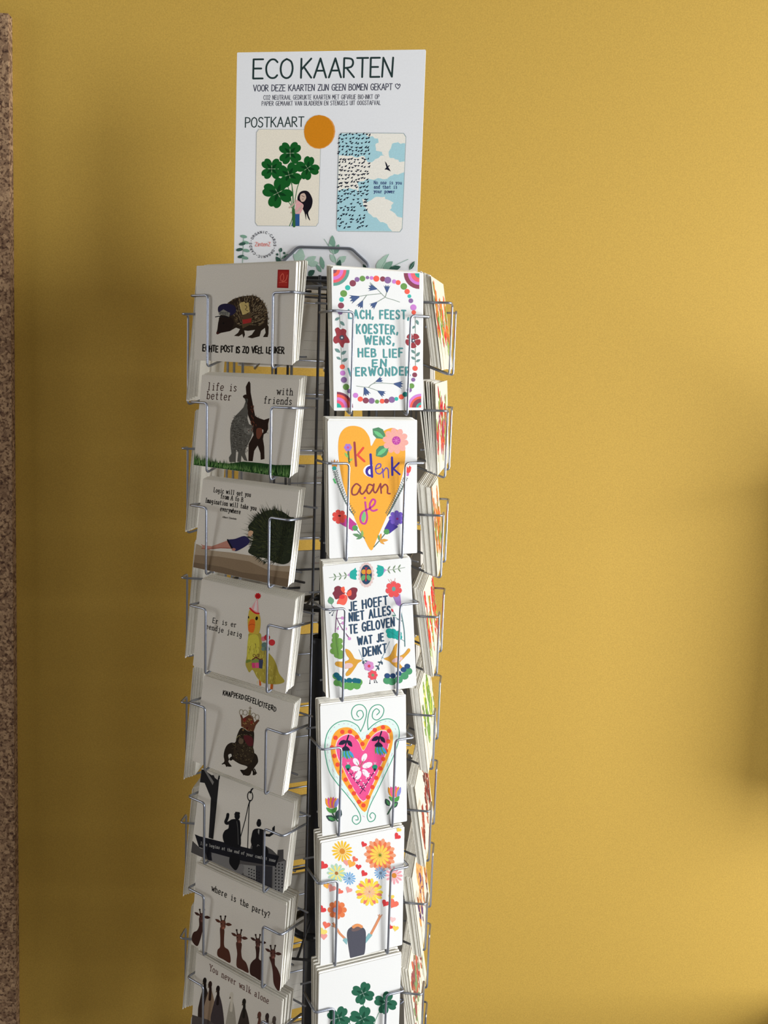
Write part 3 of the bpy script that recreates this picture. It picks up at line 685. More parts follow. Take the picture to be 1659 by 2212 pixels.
    for st, d in (([(255,688),(285,800),(335,930),(390,1050),(455,1155)], 1), ([(1005,765),(960,870),(900,985),(850,1080),(810,1158)], -1)):
        a.line(g, st, 6, True); pts = smooth(st, n=5); sg = []
        for i in range(1, len(pts)-1):
            x, y = pts[i]; sg += [[(x, y), (x-26, y-26*1)], [(x-26, y-26), (x-6, y-30)], [(x, y), (x+26, y-24)], [(x+26, y-24), (x+6, y-30)]]
        a.many(g, sg, 4)
    a.poly((95,205,120), [(235,770),(250,760),(275,820),(255,815)])
    a.poly((240,160,70), [(230,640),(222,570),(240,600),(255,560),(268,600),(290,565),(280,640)]); a.ell((70,175,160), 252, 655, 22)
    a.poly((240,90,80), [(1010,690),(1012,620),(1030,650),(1045,622),(1062,640),(1055,680),(1030,712)]); a.ell((215,130,190), 1020, 715, 18)
def cloud_leaf(a, c, pts, r):
    for x, y in pts: a.ell(c, x, y, r, r*.9, 0, 12)
def art_believe(a):
    G = (128,152,118)
    for st, ls in (([(410,290),(310,302),(205,315)], [(375,295),(320,302),(262,310)]), ([(818,240),(900,232),(1015,213)], [(850,237),(905,230),(960,222)])):
        a.line(G, st, 5, True); s_ = -1 if st[0][0] < 500 else 1
        for x, y in ls: a.leaf(G, (x-s_*18, y), (x+s_*10, y-42), .3); a.leaf(G, (x-s_*18, y), (x+s_*10, y+40), .3)
    a.poly((205,150,205), [(402,288),(440,252),(445,320)]); a.blob((52,178,165), [(432,255),(470,228),(490,212),(495,235),(508,245),(498,270),(508,290),(495,305),(500,335),(470,335),(430,315)])
    a.poly((205,150,205), [(818,238),(775,205),(782,278)]); a.blob((52,178,165), [(790,210),(750,190),(722,185),(725,205),(712,220),(722,245),(712,265),(728,280),(722,305),(750,308),(785,280)])
    for k in range(18): a.ell((232,205,198), 605+70*math.cos(2*pi*k/18), 288+116*math.sin(2*pi*k/18), 17)
    a.ell((232,205,198), 605, 288, 72, 118); a.ell((52,78,105), 603, 285, 61, 104)
    a.ell((225,160,62), 578, 255, 27, 26); a.ell((225,160,62), 632, 255, 27, 26); a.ell((110,172,112), 572, 318, 22, 32, .5); a.ell((110,172,112), 632, 318, 22, 32, -.5)
    a.line((200,60,62), [(602,215),(600,350)], 13); a.line((200,60,62), [(585,205),(602,225),(620,205)], 4)
    m = (135,62,74)
    a.blob(m, [(365,440),(310,402),(265,420),(262,455),(243,480),(258,510),(280,545),(335,520),(385,470)]); a.blob(m, [(395,470),(450,422),(500,425),(512,450),(500,480),(500,515),(468,550),(430,545),(405,510)])
    a.blob((250,106,82), [(330,430),(365,410),(375,440),(385,480),(352,470)]); a.blob((250,106,82), [(400,470),(440,445),(445,500),(405,510)]); a.blob((250,110,92), [(352,490),(400,510),(400,560),(370,605),(320,595),(290,590),(310,540)]); a.ell((238,70,70), 345, 520, 30, 22); a.ell((255,255,255), 387, 460, 15)
    a.leaf((115,165,130), (235,600), (215,515), .8); a.line((80,100,110), [(235,600),(240,625)], 4)
    pu = (128,82,122)
    a.line(pu, [(300,640),(285,740),(275,890)], 8, True); a.line(pu, [(290,740),(340,840),(425,950)], 8, True); a.line(pu, [(240,620),(300,662)], 7)
    for x0, y0, x1, y1 in ((300,745,352,742),(318,805,360,795),(310,830,303,855),(345,862,385,855),(400,925,428,958)): a.line(pu, [(x0,y0),(x1,y1)], 6); a.ell((222,152,208), x1, y1, 17 if x1 > 350 else 12)
    a.many((70,86,100), [[(290,665),(208,660)],[(250,665),(215,688)],[(262,668),(242,712)]], 4); a.dots([(208,660,8,(80,96,112)),(215,688,8,(80,96,112)),(242,713,8,(80,96,112))], {})
    cloud_leaf(a, (122,168,84), [(278,930),(275,975),(320,985),(262,1030),(320,1040),(300,1080),(258,1090),(330,1110),(300,1130),(330,1140)], 38); a.line((90,130,70), [(280,900),(285,1000),(310,1130)], 4)
    a.poly((180,140,202), [(890,520),(965,492),(975,590),(960,620),(925,600)]); a.flower((240,92,92), 896, 442, 88, 7, .95, None, 0, .2); a.ell((240,92,92), 896, 442, 56); a.ell((110,170,160), 896, 437, 20, 24)
    a.many((235,170,160), [[(865,375),(838,335)],[(880,372),(866,335)],[(905,370),(912,325)]], 4)
    a.line((98,140,140), [(962,620),(990,760),(1008,880),(1015,1035)], 9, True); a.many((98,140,140), [[(920,720),(890,670)],[(985,772),(930,755)],[(915,735),(985,775)]], 6)
    a.leaf((238,80,92), (890,680), (875,642), .5); a.leaf((98,150,130), (915,720), (880,712), .5); a.leaf((98,150,130), (960,770), (968,738), .5)
    cloud_leaf(a, (45,172,160), [(850,880),(890,885),(860,920),(905,925),(945,905),(950,940)], 36); a.line((30,130,125), [(850,880),(960,950),(1015,985)], 4, True)
    o = (228,168,68)
    a.blob(o, [(385,1068),(425,1078),(460,1120),(490,1168),(562,1182),(520,1215),(492,1260),(440,1330),(400,1350),(392,1320),(425,1272),(375,1270),(283,1240),(290,1200),(375,1198),(428,1172),(400,1130)])
    a.ell((238,200,196), 415, 1240, 52, 28, -.1)
    a.blob(o, [(935,1005),(928,1080),(930,1140),(1000,1115),(1052,1055),(1068,1085),(1000,1160),(960,1205),(988,1250),(950,1266),(890,1230),(850,1192),(795,1165),(850,1137),(885,1080),(905,1030)])
    a.ell((238,200,196), 935, 1172, 60, 24, -.35); a.many((120,160,180), [[(558,1182),(585,1160)],[(560,1180),(590,1200)],[(795,1160),(770,1145)],[(530,1070),(575,1180)],[(855,985),(770,1170)]], 4)
    cloud_leaf(a, (105,170,90), [(290,1350),(300,1420),(380,1450),(440,1460),(510,1450),(530,1410)], 40); cloud_leaf(a, (38,108,128), [(290,1340),(320,1370),(370,1400),(430,1395),(490,1395),(520,1400)], 32); a.blob((105,170,90), [(300,1420),(550,1425),(500,1470),(380,1480)])
    cloud_leaf(a, (85,160,112), [(830,1390),(880,1400),(950,1380),(1010,1340),(1050,1290)], 42); cloud_leaf(a, (55,85,128), [(830,1340),(890,1340),(950,1315),(1000,1275),(1040,1240)], 30)
    a.flower((222,152,206), 637, 1242, 55, 6, .95, (225,72,92), .28, .3); a.flower((242,92,102), 677, 1335, 52, 7, .95, (125,160,120), .3)
    a.many((60,66,80), [[(650,1380),(648,1420)],[(690,1380),(700,1410)],[(700,1370),(722,1410)]], 4); a.dots([(648,1422,6,(60,66,80)),(698,1410,6,(60,66,80)),(722,1410,6,(60,66,80))], {})
    for p, q in (((580,1225),(572,1190)),((590,1190),(620,1188)),((740,1245),(702,1240)),((738,1250),(740,1285)),((765,1205),(728,1198)),((770,1190),(778,1228))): a.leaf((62,88,110), p, q, .45)
    a.line((62,88,110), [(768,1180),(740,1240),(710,1290)], 5); a.line((62,88,110), [(575,1185),(600,1215)], 4)
    t = (56,82,108)
    for s_, p, q, h in (('JE HOEFT',(428,664),(832,598),88),('NIET ALLES',(428,778),(862,706),86),('TE GELOVEN',(430,905),(905,824),88),('WAT JE',(520,1025),(790,978),80),('DENKT',(578,1140),(822,1098),88)): a.text(t, s_, p, q, h, 15, jit=.04, gap=.3)
def art_folk_heart(a):
    g = (72,165,132)
    a.blob((232,250,240), [(590,450),(560,390),(480,345),(400,340),(310,380),(240,470),(212,600),(220,720),(260,880),(340,1000),(440,1120),(530,1240),(600,1330),(655,1330),(690,1230),(760,1090),(850,900),(930,730),(990,560),(1000,430),(960,345),(890,310),(800,330),(720,380),(670,430),(630,450)])
    for p in ([(590,450),(560,390),(480,345),(400,340),(310,380),(240,470),(212,600),(220,720),(260,880),(340,1000),(440,1120),(530,1240),(580,1330),(585,1400),(540,1435),(500,1400),(510,1350),(550,1345),(560,1385),(535,1388)],
              [(590,450),(630,360),(655,240),(620,175),(560,165),(510,200),(495,260),(520,320),(580,325),(620,280),(605,230),(565,232),(550,265),(570,295)],
              [(670,430),(720,380),(800,330),(890,310),(960,345),(1000,430),(990,560),(930,730),(850,900),(760,1090),(690,1230),(657,1340),(680,1405),(730,1390),(745,1340),(712,1310),(685,1340),(700,1370)],
              [(670,430),(665,330),(690,220),(740,170),(800,165),(838,210),(820,280),(765,325),(718,300),(722,240),(760,205),(792,235),(762,270)]): a.line(g, p, 9, True)
    heart2 = [(615,545),(560,470),(500,420),(440,405),(360,425),(300,490),(275,600),(282,720),(330,870),(400,975),(500,1130),(630,1305),(700,1130),(780,960),(860,780),(920,620),(935,480),(900,400),(840,375),(760,400),(690,455)]
    hh = smooth(heart2, True, 5); c_ = V((610, 780)); hp = [(c_ + (p-c_)*1.1) for p in hh]
    a.many((205,130,190), [[hp[i], hp[i+1]] for i in range(0, len(hp)-1, 3)], 4)
    a.blob((255,172,62), heart2)
    a.blob((252,215,215), [(620,648),(570,555),(500,480),(430,478),(350,530),(322,620),(342,730),(395,825),(475,995),(612,1198),(708,1040),(788,850),(858,690),(898,560),(888,455),(830,428),(755,455),(685,530)])
    a.blob((246,92,152), [(618,655),(570,565),(500,492),(430,490),(360,535),(332,620),(352,730),(400,820),(480,990),(613,1185),(700,1038),(780,850),(850,690),(888,560),(878,464),(830,440),(760,464),(690,535)])
    a.dots([(x, y, 24, (242,84,62)) for x, y in ((397,455),(478,452),(550,508),(609,580),(669,505),(741,430),(828,400),(892,438),(885,550),(858,650),(830,738),(800,838),(755,940),(714,1038),(666,1145),(617,1232),(570,1195),(517,1105),(478,1035),(430,960),(380,875),(345,802),(312,710),(288,620),(325,518))], {})
    for ox, oy in ((0, 0), (350, -45)):
        k = (42,42,62)
        a.line(k, [(463+ox,490+oy),(445+ox,545+oy),(425+ox,610+oy)], 15, True); a.leaf(k, (440+ox,545+oy), (355+ox,590+oy), .5); a.leaf(k, (450+ox,540+oy), (500+ox,612+oy), .5)
        a.blob(k, [(390+ox,650+oy),(405+ox,615+oy),(440+ox,605+oy),(475+ox,640+oy),(455+ox,665+oy)])
        for i, (x, c) in enumerate(((-30,(95,165,80)),(-8,(72,165,215)),(14,(80,160,90)),(36,(72,165,215)),(58,(110,165,70)),(74,(72,165,215)))): a.leaf(c, (420+ox+x*.6, 650+oy), (435+ox+x*1.15, 752+oy-abs(x-20)*.4), .3)
    for x, y, r1, r2, an in ((540,770,44,28,1.0),(628,722,46,26,-1.1),(660,805,56,30,-.35),(535,843,50,28,.1),(562,912,52,30,-1.1),(642,890,52,28,.9)): a.ell((252,242,246), x, y, r1, r2, an)
    R = a.rnd; a.many((220,90,150), [[(600+d*math.cos(t), 820+d*math.sin(t)), (600+(d+12)*math.cos(t), 820+(d+12)*math.sin(t))] for t, d in [(k*1.05+.2+R.uniform(-.15, .15), R.uniform(40, 110)) for k in range(30)]], 4)
    a.line((120,150,80), [(545,770),(580,830),(625,740)], 5)
    for s_, x0 in ((1, 455), (-1, 740)):
        x1 = 637 if s_ > 0 else 580; y1 = 1080 if s_ > 0 else 1110
        a.line((74,42,84), [(x0,860),(x0+(x1-x0)*.5,990),(x1,y1)], 6, True); a.blob((42,150,112), [(x0-28,820),(x0,795),(x0+28,815),(x0+15,850),(x0-12,850)]); a.ell((40,50,55), x0, 850, 14)
        a.many((250,180,210), [[(x0,800),(x0-16+8*k,772)] for k in range(5)], 4)
        for t in (.2, .4, .6, .8):
            x, y = x0+(x1-x0)*t, 860+(y1-860)*t; a.line((74,42,84), [(x-26,y-14),(x,y),(x+22,y-24)], 5); a.dots([(x-28,y-18,7,(255,240,245)),(x+26,y-28,7,(255,240,245))], {})
    for x, y, s_, lx in ((285,1200,1,1),(950,1080,1,-1)):
        a.line((72,112,82), [(x+lx*5,y+90),(x+lx*10,y+130),(x+(60 if lx > 0 else -75),y+(200 if lx > 0 else 245))], 14, True)
        for dx, c in ((-58,(250,160,60)),(-34,(236,92,160)),(-10,(250,160,60)),(14,(236,92,160)),(38,(250,160,60)),(58,(150,150,215))): a.leaf(c, (x+dx*.45, y+65), (x+dx*1.15, y-62+abs(dx)*.3), .34)
        a.blob((92,165,82), [(x-58,y+55),(x,y+72),(x+50,y+50),(x+40,y+100),(x,y+115),(x-40,y+100)])
    for p, q in (((320,1395),(222,1345)),((335,1380),(375,1270)),((895,1240),(852,1160)),((920,1255),(985,1195))): a.leaf((62,78,80), p, q, .6)
    for p, q in (((320,1392),(240,1358)),((893,1232),(862,1172)),((925,1250),(975,1205))): a.leaf((92,165,100), p, q, .4)
def art_flower_burst(a):
    R = a.rnd
    def F(c, x, y, r, n, cc=None, cr=.25, pw=.5, a0=0): a.flower(c, x, y, r, n, pw, cc, cr, a0)
    F((250,200,60), 412, 340, 108, 16, (225,145,55), .26, .62)
    F((242,165,125), 805, 362, 172, 14, None, 0, .75); F((238,125,80), 805, 362, 150, 14, None, 0, .55, .22); F((248,212,92), 803, 365, 110, 14, None, 0, .7, .1); a.ell((190,175,60), 803, 365, 22); a.ell((80,90,60), 803, 365, 9)
    F((182,218,192), 348, 562, 100, 12, None, 0, .7); F((245,228,130), 348, 562, 82, 9, (180,120,60), .22, .4, .3)
    F((130,182,225), 478, 612, 68, 13, (110,150,180), .2, .6); F((118,172,218), 805, 548, 68, 14, (120,140,160), .22, .55)
    F((246,172,178), 953, 570, 96, 12, (218,140,60), .28, .6)
    F((250,220,82), 685, 748, 148, 14, None, 0, .75); F((240,130,115), 685, 748, 140, 7, None, 0, .3, .22); F((252,225,100), 685, 748, 100, 12, None, 0, .7); F((248,190,160), 685, 745, 66, 12, (225,150,110), .15, .6)
    F((236,132,82), 345, 935, 100, 8, None, 0, .95); a.ell((222,110,70), 345, 935, 52); a.ell((160,150,175), 325, 935, 26)
    red, cor, pk, yl, orr = (228,72,74), (244,120,98), (244,165,155), (250,216,100), (250,180,82)
    for x, y, r, an, c in ((218,487,46,.6,red),(170,480,22,.3,red),(635,262,32,.5,red),(990,165,38,.7,red),(575,490,32,.1,red),(632,557,36,.6,red),(245,690,32,-.2,orr),(295,712,44,.5,pk),(470,728,36,.5,pk),(380,745,32,.6,cor),(190,930,44,.7,red),(230,1090,42,.3,cor),(190,1160,46,.5,(250,226,120)),(200,1210,38,0,pk),(920,795,34,.2,yl),(855,862,42,.5,red),(945,865,56,.5,cor),(935,1035,34,.2,(250,205,200)),(905,1115,32,.6,red),(965,1130,36,.2,yl),(455,450,36,0,pk),(500,460,44,.4,orr),(540,415,32,.6,cor),(1005,95,30,.6,yl)): a.heart(c, x, y, r, an)
    sk = (228,152,108)
    a.line(sk, [(428,1245),(365,1180),(308,1085)], 24); a.line(sk, [(692,1195),(745,1100),(795,1005)], 26)
    a.many(sk, [[(310,1110),(282,1100)],[(310,1100),(288,1070)],[(312,1095),(305,1062)],[(795,1020),(775,985)],[(798,1010),(792,978)],[(800,1010),(820,982)]], 9)
    a.poly((142,190,192), [(435,1300),(445,1240),(412,1225),(395,1255)]); a.poly((142,190,192), [(635,1290),(712,1200),(672,1180),(630,1240)])
    a.blob((88,88,98), [(440,1200),(455,1140),(505,1105),(560,1098),(618,1125),(640,1175),(636,1280),(628,1370),(612,1412),(560,1440),(478,1450),(462,1390),(450,1300)])
    a.blob((120,100,98), [(490,1130),(540,1105),(600,1120),(560,1150),(500,1160)])
    for k in range(7): F((242,160,100), 510+14*k, 1112-6*math.sin(k*.5)*3, 17, 6, None, 0, .9)
def clover(a, x, y, r, an, c, c2):
    for k in range(4):
        t = an+k*pi/2; d = V((math.cos(t), math.sin(t))); q = V((-d.y, d.x)); o = V((x, y))
        P = [(.03, 0), (.18, .16), (.34, .34), (.55, .43), (.78, .42), (.95, .30), (1.0, .14), (.93, 0), (1.0, -.14), (.95, -.30), (.78, -.42), (.55, -.43), (.34, -.34), (.18, -.16)]
        a.blob(c, [o+d*r*u+q*r*v for u, v in P])
        a.leaf(c2, (x, y), o+d*r*.62, .34)
def art_clovers(a):
    g, g2 = (48,105,80), (30,78,58)
    a.line((105,150,120), [(625,1830),(632,2000),(600,2700)], 9, True); a.line((105,150,120), [(870,1920),(760,2100),(640,2600)], 7, True); a.line((105,150,120), [(390,2050),(500,2150),(590,2600)], 7, True)
    clover(a, 628, 1815, 120, .35, g, g2); clover(a, 868, 1915, 120, .3, g, g2); clover(a, 372, 2075, 125, .5, g, g2); clover(a, 622, 2085, 135, .3, g, g2); clover(a, 430, 2330, 120, .2, g, g2)
    a.blob((200,170,150), [(690,2500),(760,2490),(770,2560),(720,2590)]); a.blob((30,26,36), [(720,2460),(790,2470),(830,2600),(780,2720),(740,2640)])
def art_poster(a):
    k, k2 = (42,60,62), (62,64,86)
    a.text(k, 'ECO', (230,314), (521,310), 142, 14, gap=.16); a.text(k, 'KAARTEN', (585,308), (1268,298), 142, 14, gap=.14)
    a.text(k2, 'VOOR DEZE KAARTEN ZIJN GEEN BOMEN GEKAPT', (232,408), (1265,396), 46, 5.6, gap=.17)
    a.line(k2, [(1308,390),(1290,372),(1290,355),(1305,352),(1311,364),(1320,352),(1326,360),(1320,375),(1308,390)], 5)
    a.text(k2, 'CO2 NEUTRAAL GEDRUKTE KAARTEN MET GIFVRIJE BIO-INKT OP', (308,471), (1168,464), 33, 3.3, gap=.22)
    a.text(k2, 'PAPIER GEMAAKT VAN BLADEREN EN STENGELS UIT OOGSTAFVAL', (295,515), (1178,508), 32, 3.3, gap=.22)
    a.text(k, 'POSTKAART', (172,676), (606,670), 72, 7.5, gap=.16)
    def rr(c, q, r=14):
        a.poly(c, [p for i in range(4) for p in ((V(q[i])*(1-r/400)+V(q[i-1])*(r/400)), (V(q[i])*(1-r/400)+V(q[(i+1) % 4])*(r/400)))])
    rr((176,182,190), [(253,688),(737,692),(717,1416),(243,1412)]); rr((236,230,221), [(257,691),(733,695),(714,1412),(247,1408)])
    g, g2 = (24,92,40), (12,62,28)
    for s_ in ([(510,930),(515,1050),(530,1290)],[(400,1000),(480,1090),(525,1290)],[(610,1010),(560,1120),(532,1290)],[(505,1060),(525,1150),(530,1290)],[(440,1190),(500,1240),(520,1280)],[(530,1290),(520,1360),(500,1412)],[(535,1290),(545,1350),(530,1412)]): a.line((70,120,80), s_, 6, True)
    for x, y, r, an in ((505,868,92,.75),(368,985,86,.8),(635,980,88,.2),(497,1030,96,.5),(412,1165,112,.3)): clover(a, x, y, r, an, g, g2)
    a.blob((26,22,32), [(575,1165),(610,1148),(645,1160),(672,1215),(665,1270),(640,1315),(655,1370),(640,1355),(625,1320),(625,1368),(612,1310),(590,1270),(560,1215)])
    a.blob((205,180,170), [(585,1175),(612,1168),(625,1200),(610,1228),(590,1230),(578,1205)]); a.line((80,50,50), [(592,1185),(612,1195)], 4); a.line((80,50,50), [(595,1212),(606,1210)], 3)
    a.blob((222,168,176), [(545,1215),(590,1240),(605,1265),(575,1325),(540,1310),(548,1260)]); a.poly((52,92,152), [(535,1322),(576,1322),(575,1412),(515,1412)]); a.line((198,176,168), [(595,1260),(560,1300),(515,1312)], 15, True); a.line((198,176,168), [(550,1230),(515,1265),(500,1275)], 12, True); a.line((60,110,66), [(530,1290),(535,1412)], 22)
    a.ell((228,160,92), 726, 712, 114, 126, .3); a.ell((214,136,30), 720, 708, 112, 124)
    rr((150,168,178), [(868,715),(1372,719),(1345,1461),(850,1455)]); rr((242,240,238), [(872,719),(1368,723),(1341,1457),(854,1451)])
    b = (172,216,234)
    def cloud(pts):
        a.poly(b, [p for k in range(len(pts)) for p in ([pts[k]] if pts[k][2:] else [pts[k]]+[((pts[k][0]+pts[(k+1) % len(pts)][0])/2+R.uniform(-9, 9), (pts[k][1]+pts[(k+1) % len(pts)][1])/2+R.uniform(-9, 9))])])
    R = a.rnd
    cloud([(874,722,0),(1052,722),(1075,740),(1120,742),(1160,760),(1165,790),(1140,805),(1145,850),(1190,860),(1210,885),(1165,905),(1130,925),(1085,935),(1065,905),(1040,888),(990,900),(930,890),(868,885,0)])
    cloud([(1265,800),(1300,790),(1330,800),(1364,795,0),(1360,930,0),(1320,935),(1290,915),(1250,905),(1240,860)])
    cloud([(1005,1085),(1040,1080),(1075,1062),(1130,1068),(1180,1058),(1230,1060),(1270,1035),(1310,1030),(1357,1012,0),(1346,1352,0),(1310,1345),(1290,1320),(1250,1295),(1262,1260),(1280,1240),(1230,1215),(1215,1195),(1150,1195),(1110,1220),(1085,1235),(1060,1215),(1030,1212),(1015,1160)])
    cloud([(861,1150,0),(900,1135),(950,1130),(1000,1140),(1015,1170),(1030,1200),(1050,1240),(1060,1270),(1085,1300),(1110,1330),(1150,1350),(1180,1385),(1230,1400),(1270,1454,0),(855,1449,0)])
    R = a.rnd; sg = []
    for j in range(24):
        for i in range(10):
            x, y = 877+i*24+R.uniform(-9, 9)-j*.8, 730+j*30+R.uniform(-9, 9)
            if x < 862 or x > 1110 or (j > 15 and R.random() < .25): continue
            t = R.uniform(-1.1, -.1); L = R.uniform(11, 19)
            sg += [[(x, y), (x+L*math.cos(t), y+L*math.sin(t))], [(x+3, y), (x-L*.9*math.cos(t+.5), y-L*.9*math.sin(t+.5))], [(x, y), (x+L*.6*math.cos(t+R.choice((1.7, -1.8))), y+L*.6*math.sin(t+1.8))]]
    a.many((22,28,50), sg, 11, True)
    a.poly((24,28,44), [(1212,928),(1226,945),(1236,970),(1258,1006),(1235,995),(1212,988),(1224,975)]); a.line((24,28,44), [(1215,990),(1245,962)], 7)
    for s_, p, q in (('No one is you', (1130,1100), (1340,1102)), ('and that is', (1130,1133), (1306,1134)), ('your power', (1130,1166), (1288,1168))): a.text((42,52,118), s_, p, q, 25, 4.2, True, True)
    a.cur = 'printed_text'
    txt = 'ORGANIC*CARDS*ORGANIC*CARDS*'
    for i, ch in enumerate(txt):
        t = math.radians(-150+i*360/len(txt)); o = V((302+90*math.cos(t), 1550+92*math.sin(t))); up = V((math.cos(t), math.sin(t))); rt = V((-math.sin(t), math.cos(t)))
        a.text((72,74,86), ch, o-rt*6-up*8, o+rt*6-up*8, 17, 3.2, up=up, gap=0)
    a.text((228,116,106), 'ZintenZ', (245,1563), (358,1563), 30, 3.2, gap=.12); a.cur = 'printed_picture'
    L1, L2, L3 = (176,206,196), (128,168,154), (62,96,88)
    a.line(L2, [(160,1480),(155,1600),(150,1712)], 4)
    for x, y in ((160,1490),(175,1535),(150,1545),(128,1588),(180,1595),(140,1640),(170,1650),(130,1706),(175,1704)): a.ell(L2 if x > 150 else L3, x, y, 25, 12, .2 if x > 155 else -.2)
    for p, q, c, wd in (((570,1700),(590,1580),L1,.6),((610,1700),(700,1640),L1,.5),((600,1700),(530,1620),L1,.5),((640,1700),(720,1690),L1,.6),((755,1740),(735,1640),L2,.35),((820,1600),(822,1482),L2,.4),((835,1625),(795,1545),L1,.4),((840,1625),(870,1550),L2,.5),((850,1690),(805,1625),L1,.5),((860,1690),(925,1640),L1,.6),((860,1740),(880,1665),L3,.5),((1150,1745),(1225,1650),L1,.5),((1200,1745),(1275,1680),L2,.5),((1240,1745),(1335,1720),L3,.45),((1400,1745),(1438,1680),L3,.4),((1170,1700),(1245,1625),L1,.3),((380,1712),(270,1690),L2,.35),((440,1700),(400,1640),L3,.5),((440,1660),(500,1620),L2,.3),((430,1610),(440,1575),L3,.7),((640,1780),(690,1745),L3,.7),((655,1800),(660,1750),L3,.7),((560,1740),(480,1700),L2,.5),((740,1760),(700,1700),L2,.4),((1080,1745),(1050,1700),L3,.4)): a.leaf(c, p, q, wd)
    for p in ([(822,1600),(850,1690),(862,1745)],[(820,1600),(760,1510)],[(1180,1745),(1245,1625)],[(1270,1720),(1390,1665)],[(430,1580),(435,1700)],[(570,1700),(600,1760)],[(1440,1682),(1400,1745)]): a.line(L2, p, 3.5, True)
    for x, y in ((462,1615),(470,1645),(410,1625)): a.ell(L3, x, y, 9)
def art_botanical(a, seed, pal, dense):
    R = random.Random(seed); W, H = a.W, a.H
    for i in range(dense):
        x = R.uniform(-W*.46, W*.46); b = R.uniform(.004, H*.3); L = R.uniform(.3, .75)*H; lean = R.uniform(-.25, .25); top = V((x+lean*L, min(b+L, H*.93)))
        a.line(pal[1], [(x, b), (x+lean*L*.3, b+L*.5), top], .0011, True)
        for k in range(7):
            t = .2+k*.11; p = V((x, b)).lerp(top, t); s_ = 1 if k % 2 else -1; l = R.uniform(.008, .018)
            a.leaf(pal[R.randrange(len(pal))], p, p+V((s_*l*.8, l)), .45)
        if R.random() < .7: a.flower(pal[0], top.x, top.y, R.uniform(.006, .013), 7, .8, pal[-1], .3)
def art_back(a):
    """printed back of a card as seen from inside the rack (x already mirrored)"""
    g = (120,116,110)
    for i in range(4): a.line(g, [(.013, .045-.0125*i), (.068, .045-.0125*i)], .0003)
    a.line(g, [(.006, .008), (.006, .097)], .0004)
    for k in range(26):
        t = 2*pi*k/26; o = V((.039+.0095*math.cos(t), .086*1+.0095*math.sin(t)))
        a.line((70,68,66), [o, o+V((.0009*math.cos(t), .0009*math.sin(t)))], .0007)
    a.text((150,110,100), 'ZintenZ', (.033, .0855), (.045, .0855), .0022, .0003)
# ------------------------------------------------------------------ the rack: six faces, landscape and portrait columns in turn
TH = -0.69852
GEO = {'L': dict(r=.1516, w=.0498, o=.0785, d=.0385, z=Z0+.0867, p=.12, h=.0795, n=10, u=.038, cw=.148, ch=.105),
       'P': dict(r=.1656, w=.0331, o=.0566, d=.0385, z=Z0+.0685, p=.15865, h=.1070, n=8, u=.0145, cw=.105, ch=.148)}
FACES = 'ABCDEF'
def phi_of(f): return TH + {'A': 0, 'B': 1, 'C': 2, 'D': -1, 'E': 4, 'F': 3}[f]*pi/3
def typ(f): return 'L' if f in 'ACE' else 'P'
def frame(phi): return V((math.sin(phi), -math.cos(phi), 0)), V((math.cos(phi), math.sin(phi), 0))
RW = .0014                      # wire radius
rack = bpy.data.objects.new('postcard_rack', None); COL.objects.link(rack); rack.location = (0, 0, 0)
tag(rack, 'revolving wire postcard rack with black centre pole standing by the mustard wall', 'card rack')
def panel_matrix(phi):
    n, t = frame(phi); m = Matrix.Identity(4)
    for i in range(3): m[i][0] = t[i]; m[i][1] = -n[i]; m[i][2] = (0, 0, 1)[i]
    return m                    # local x = along the face, local -y = outwards
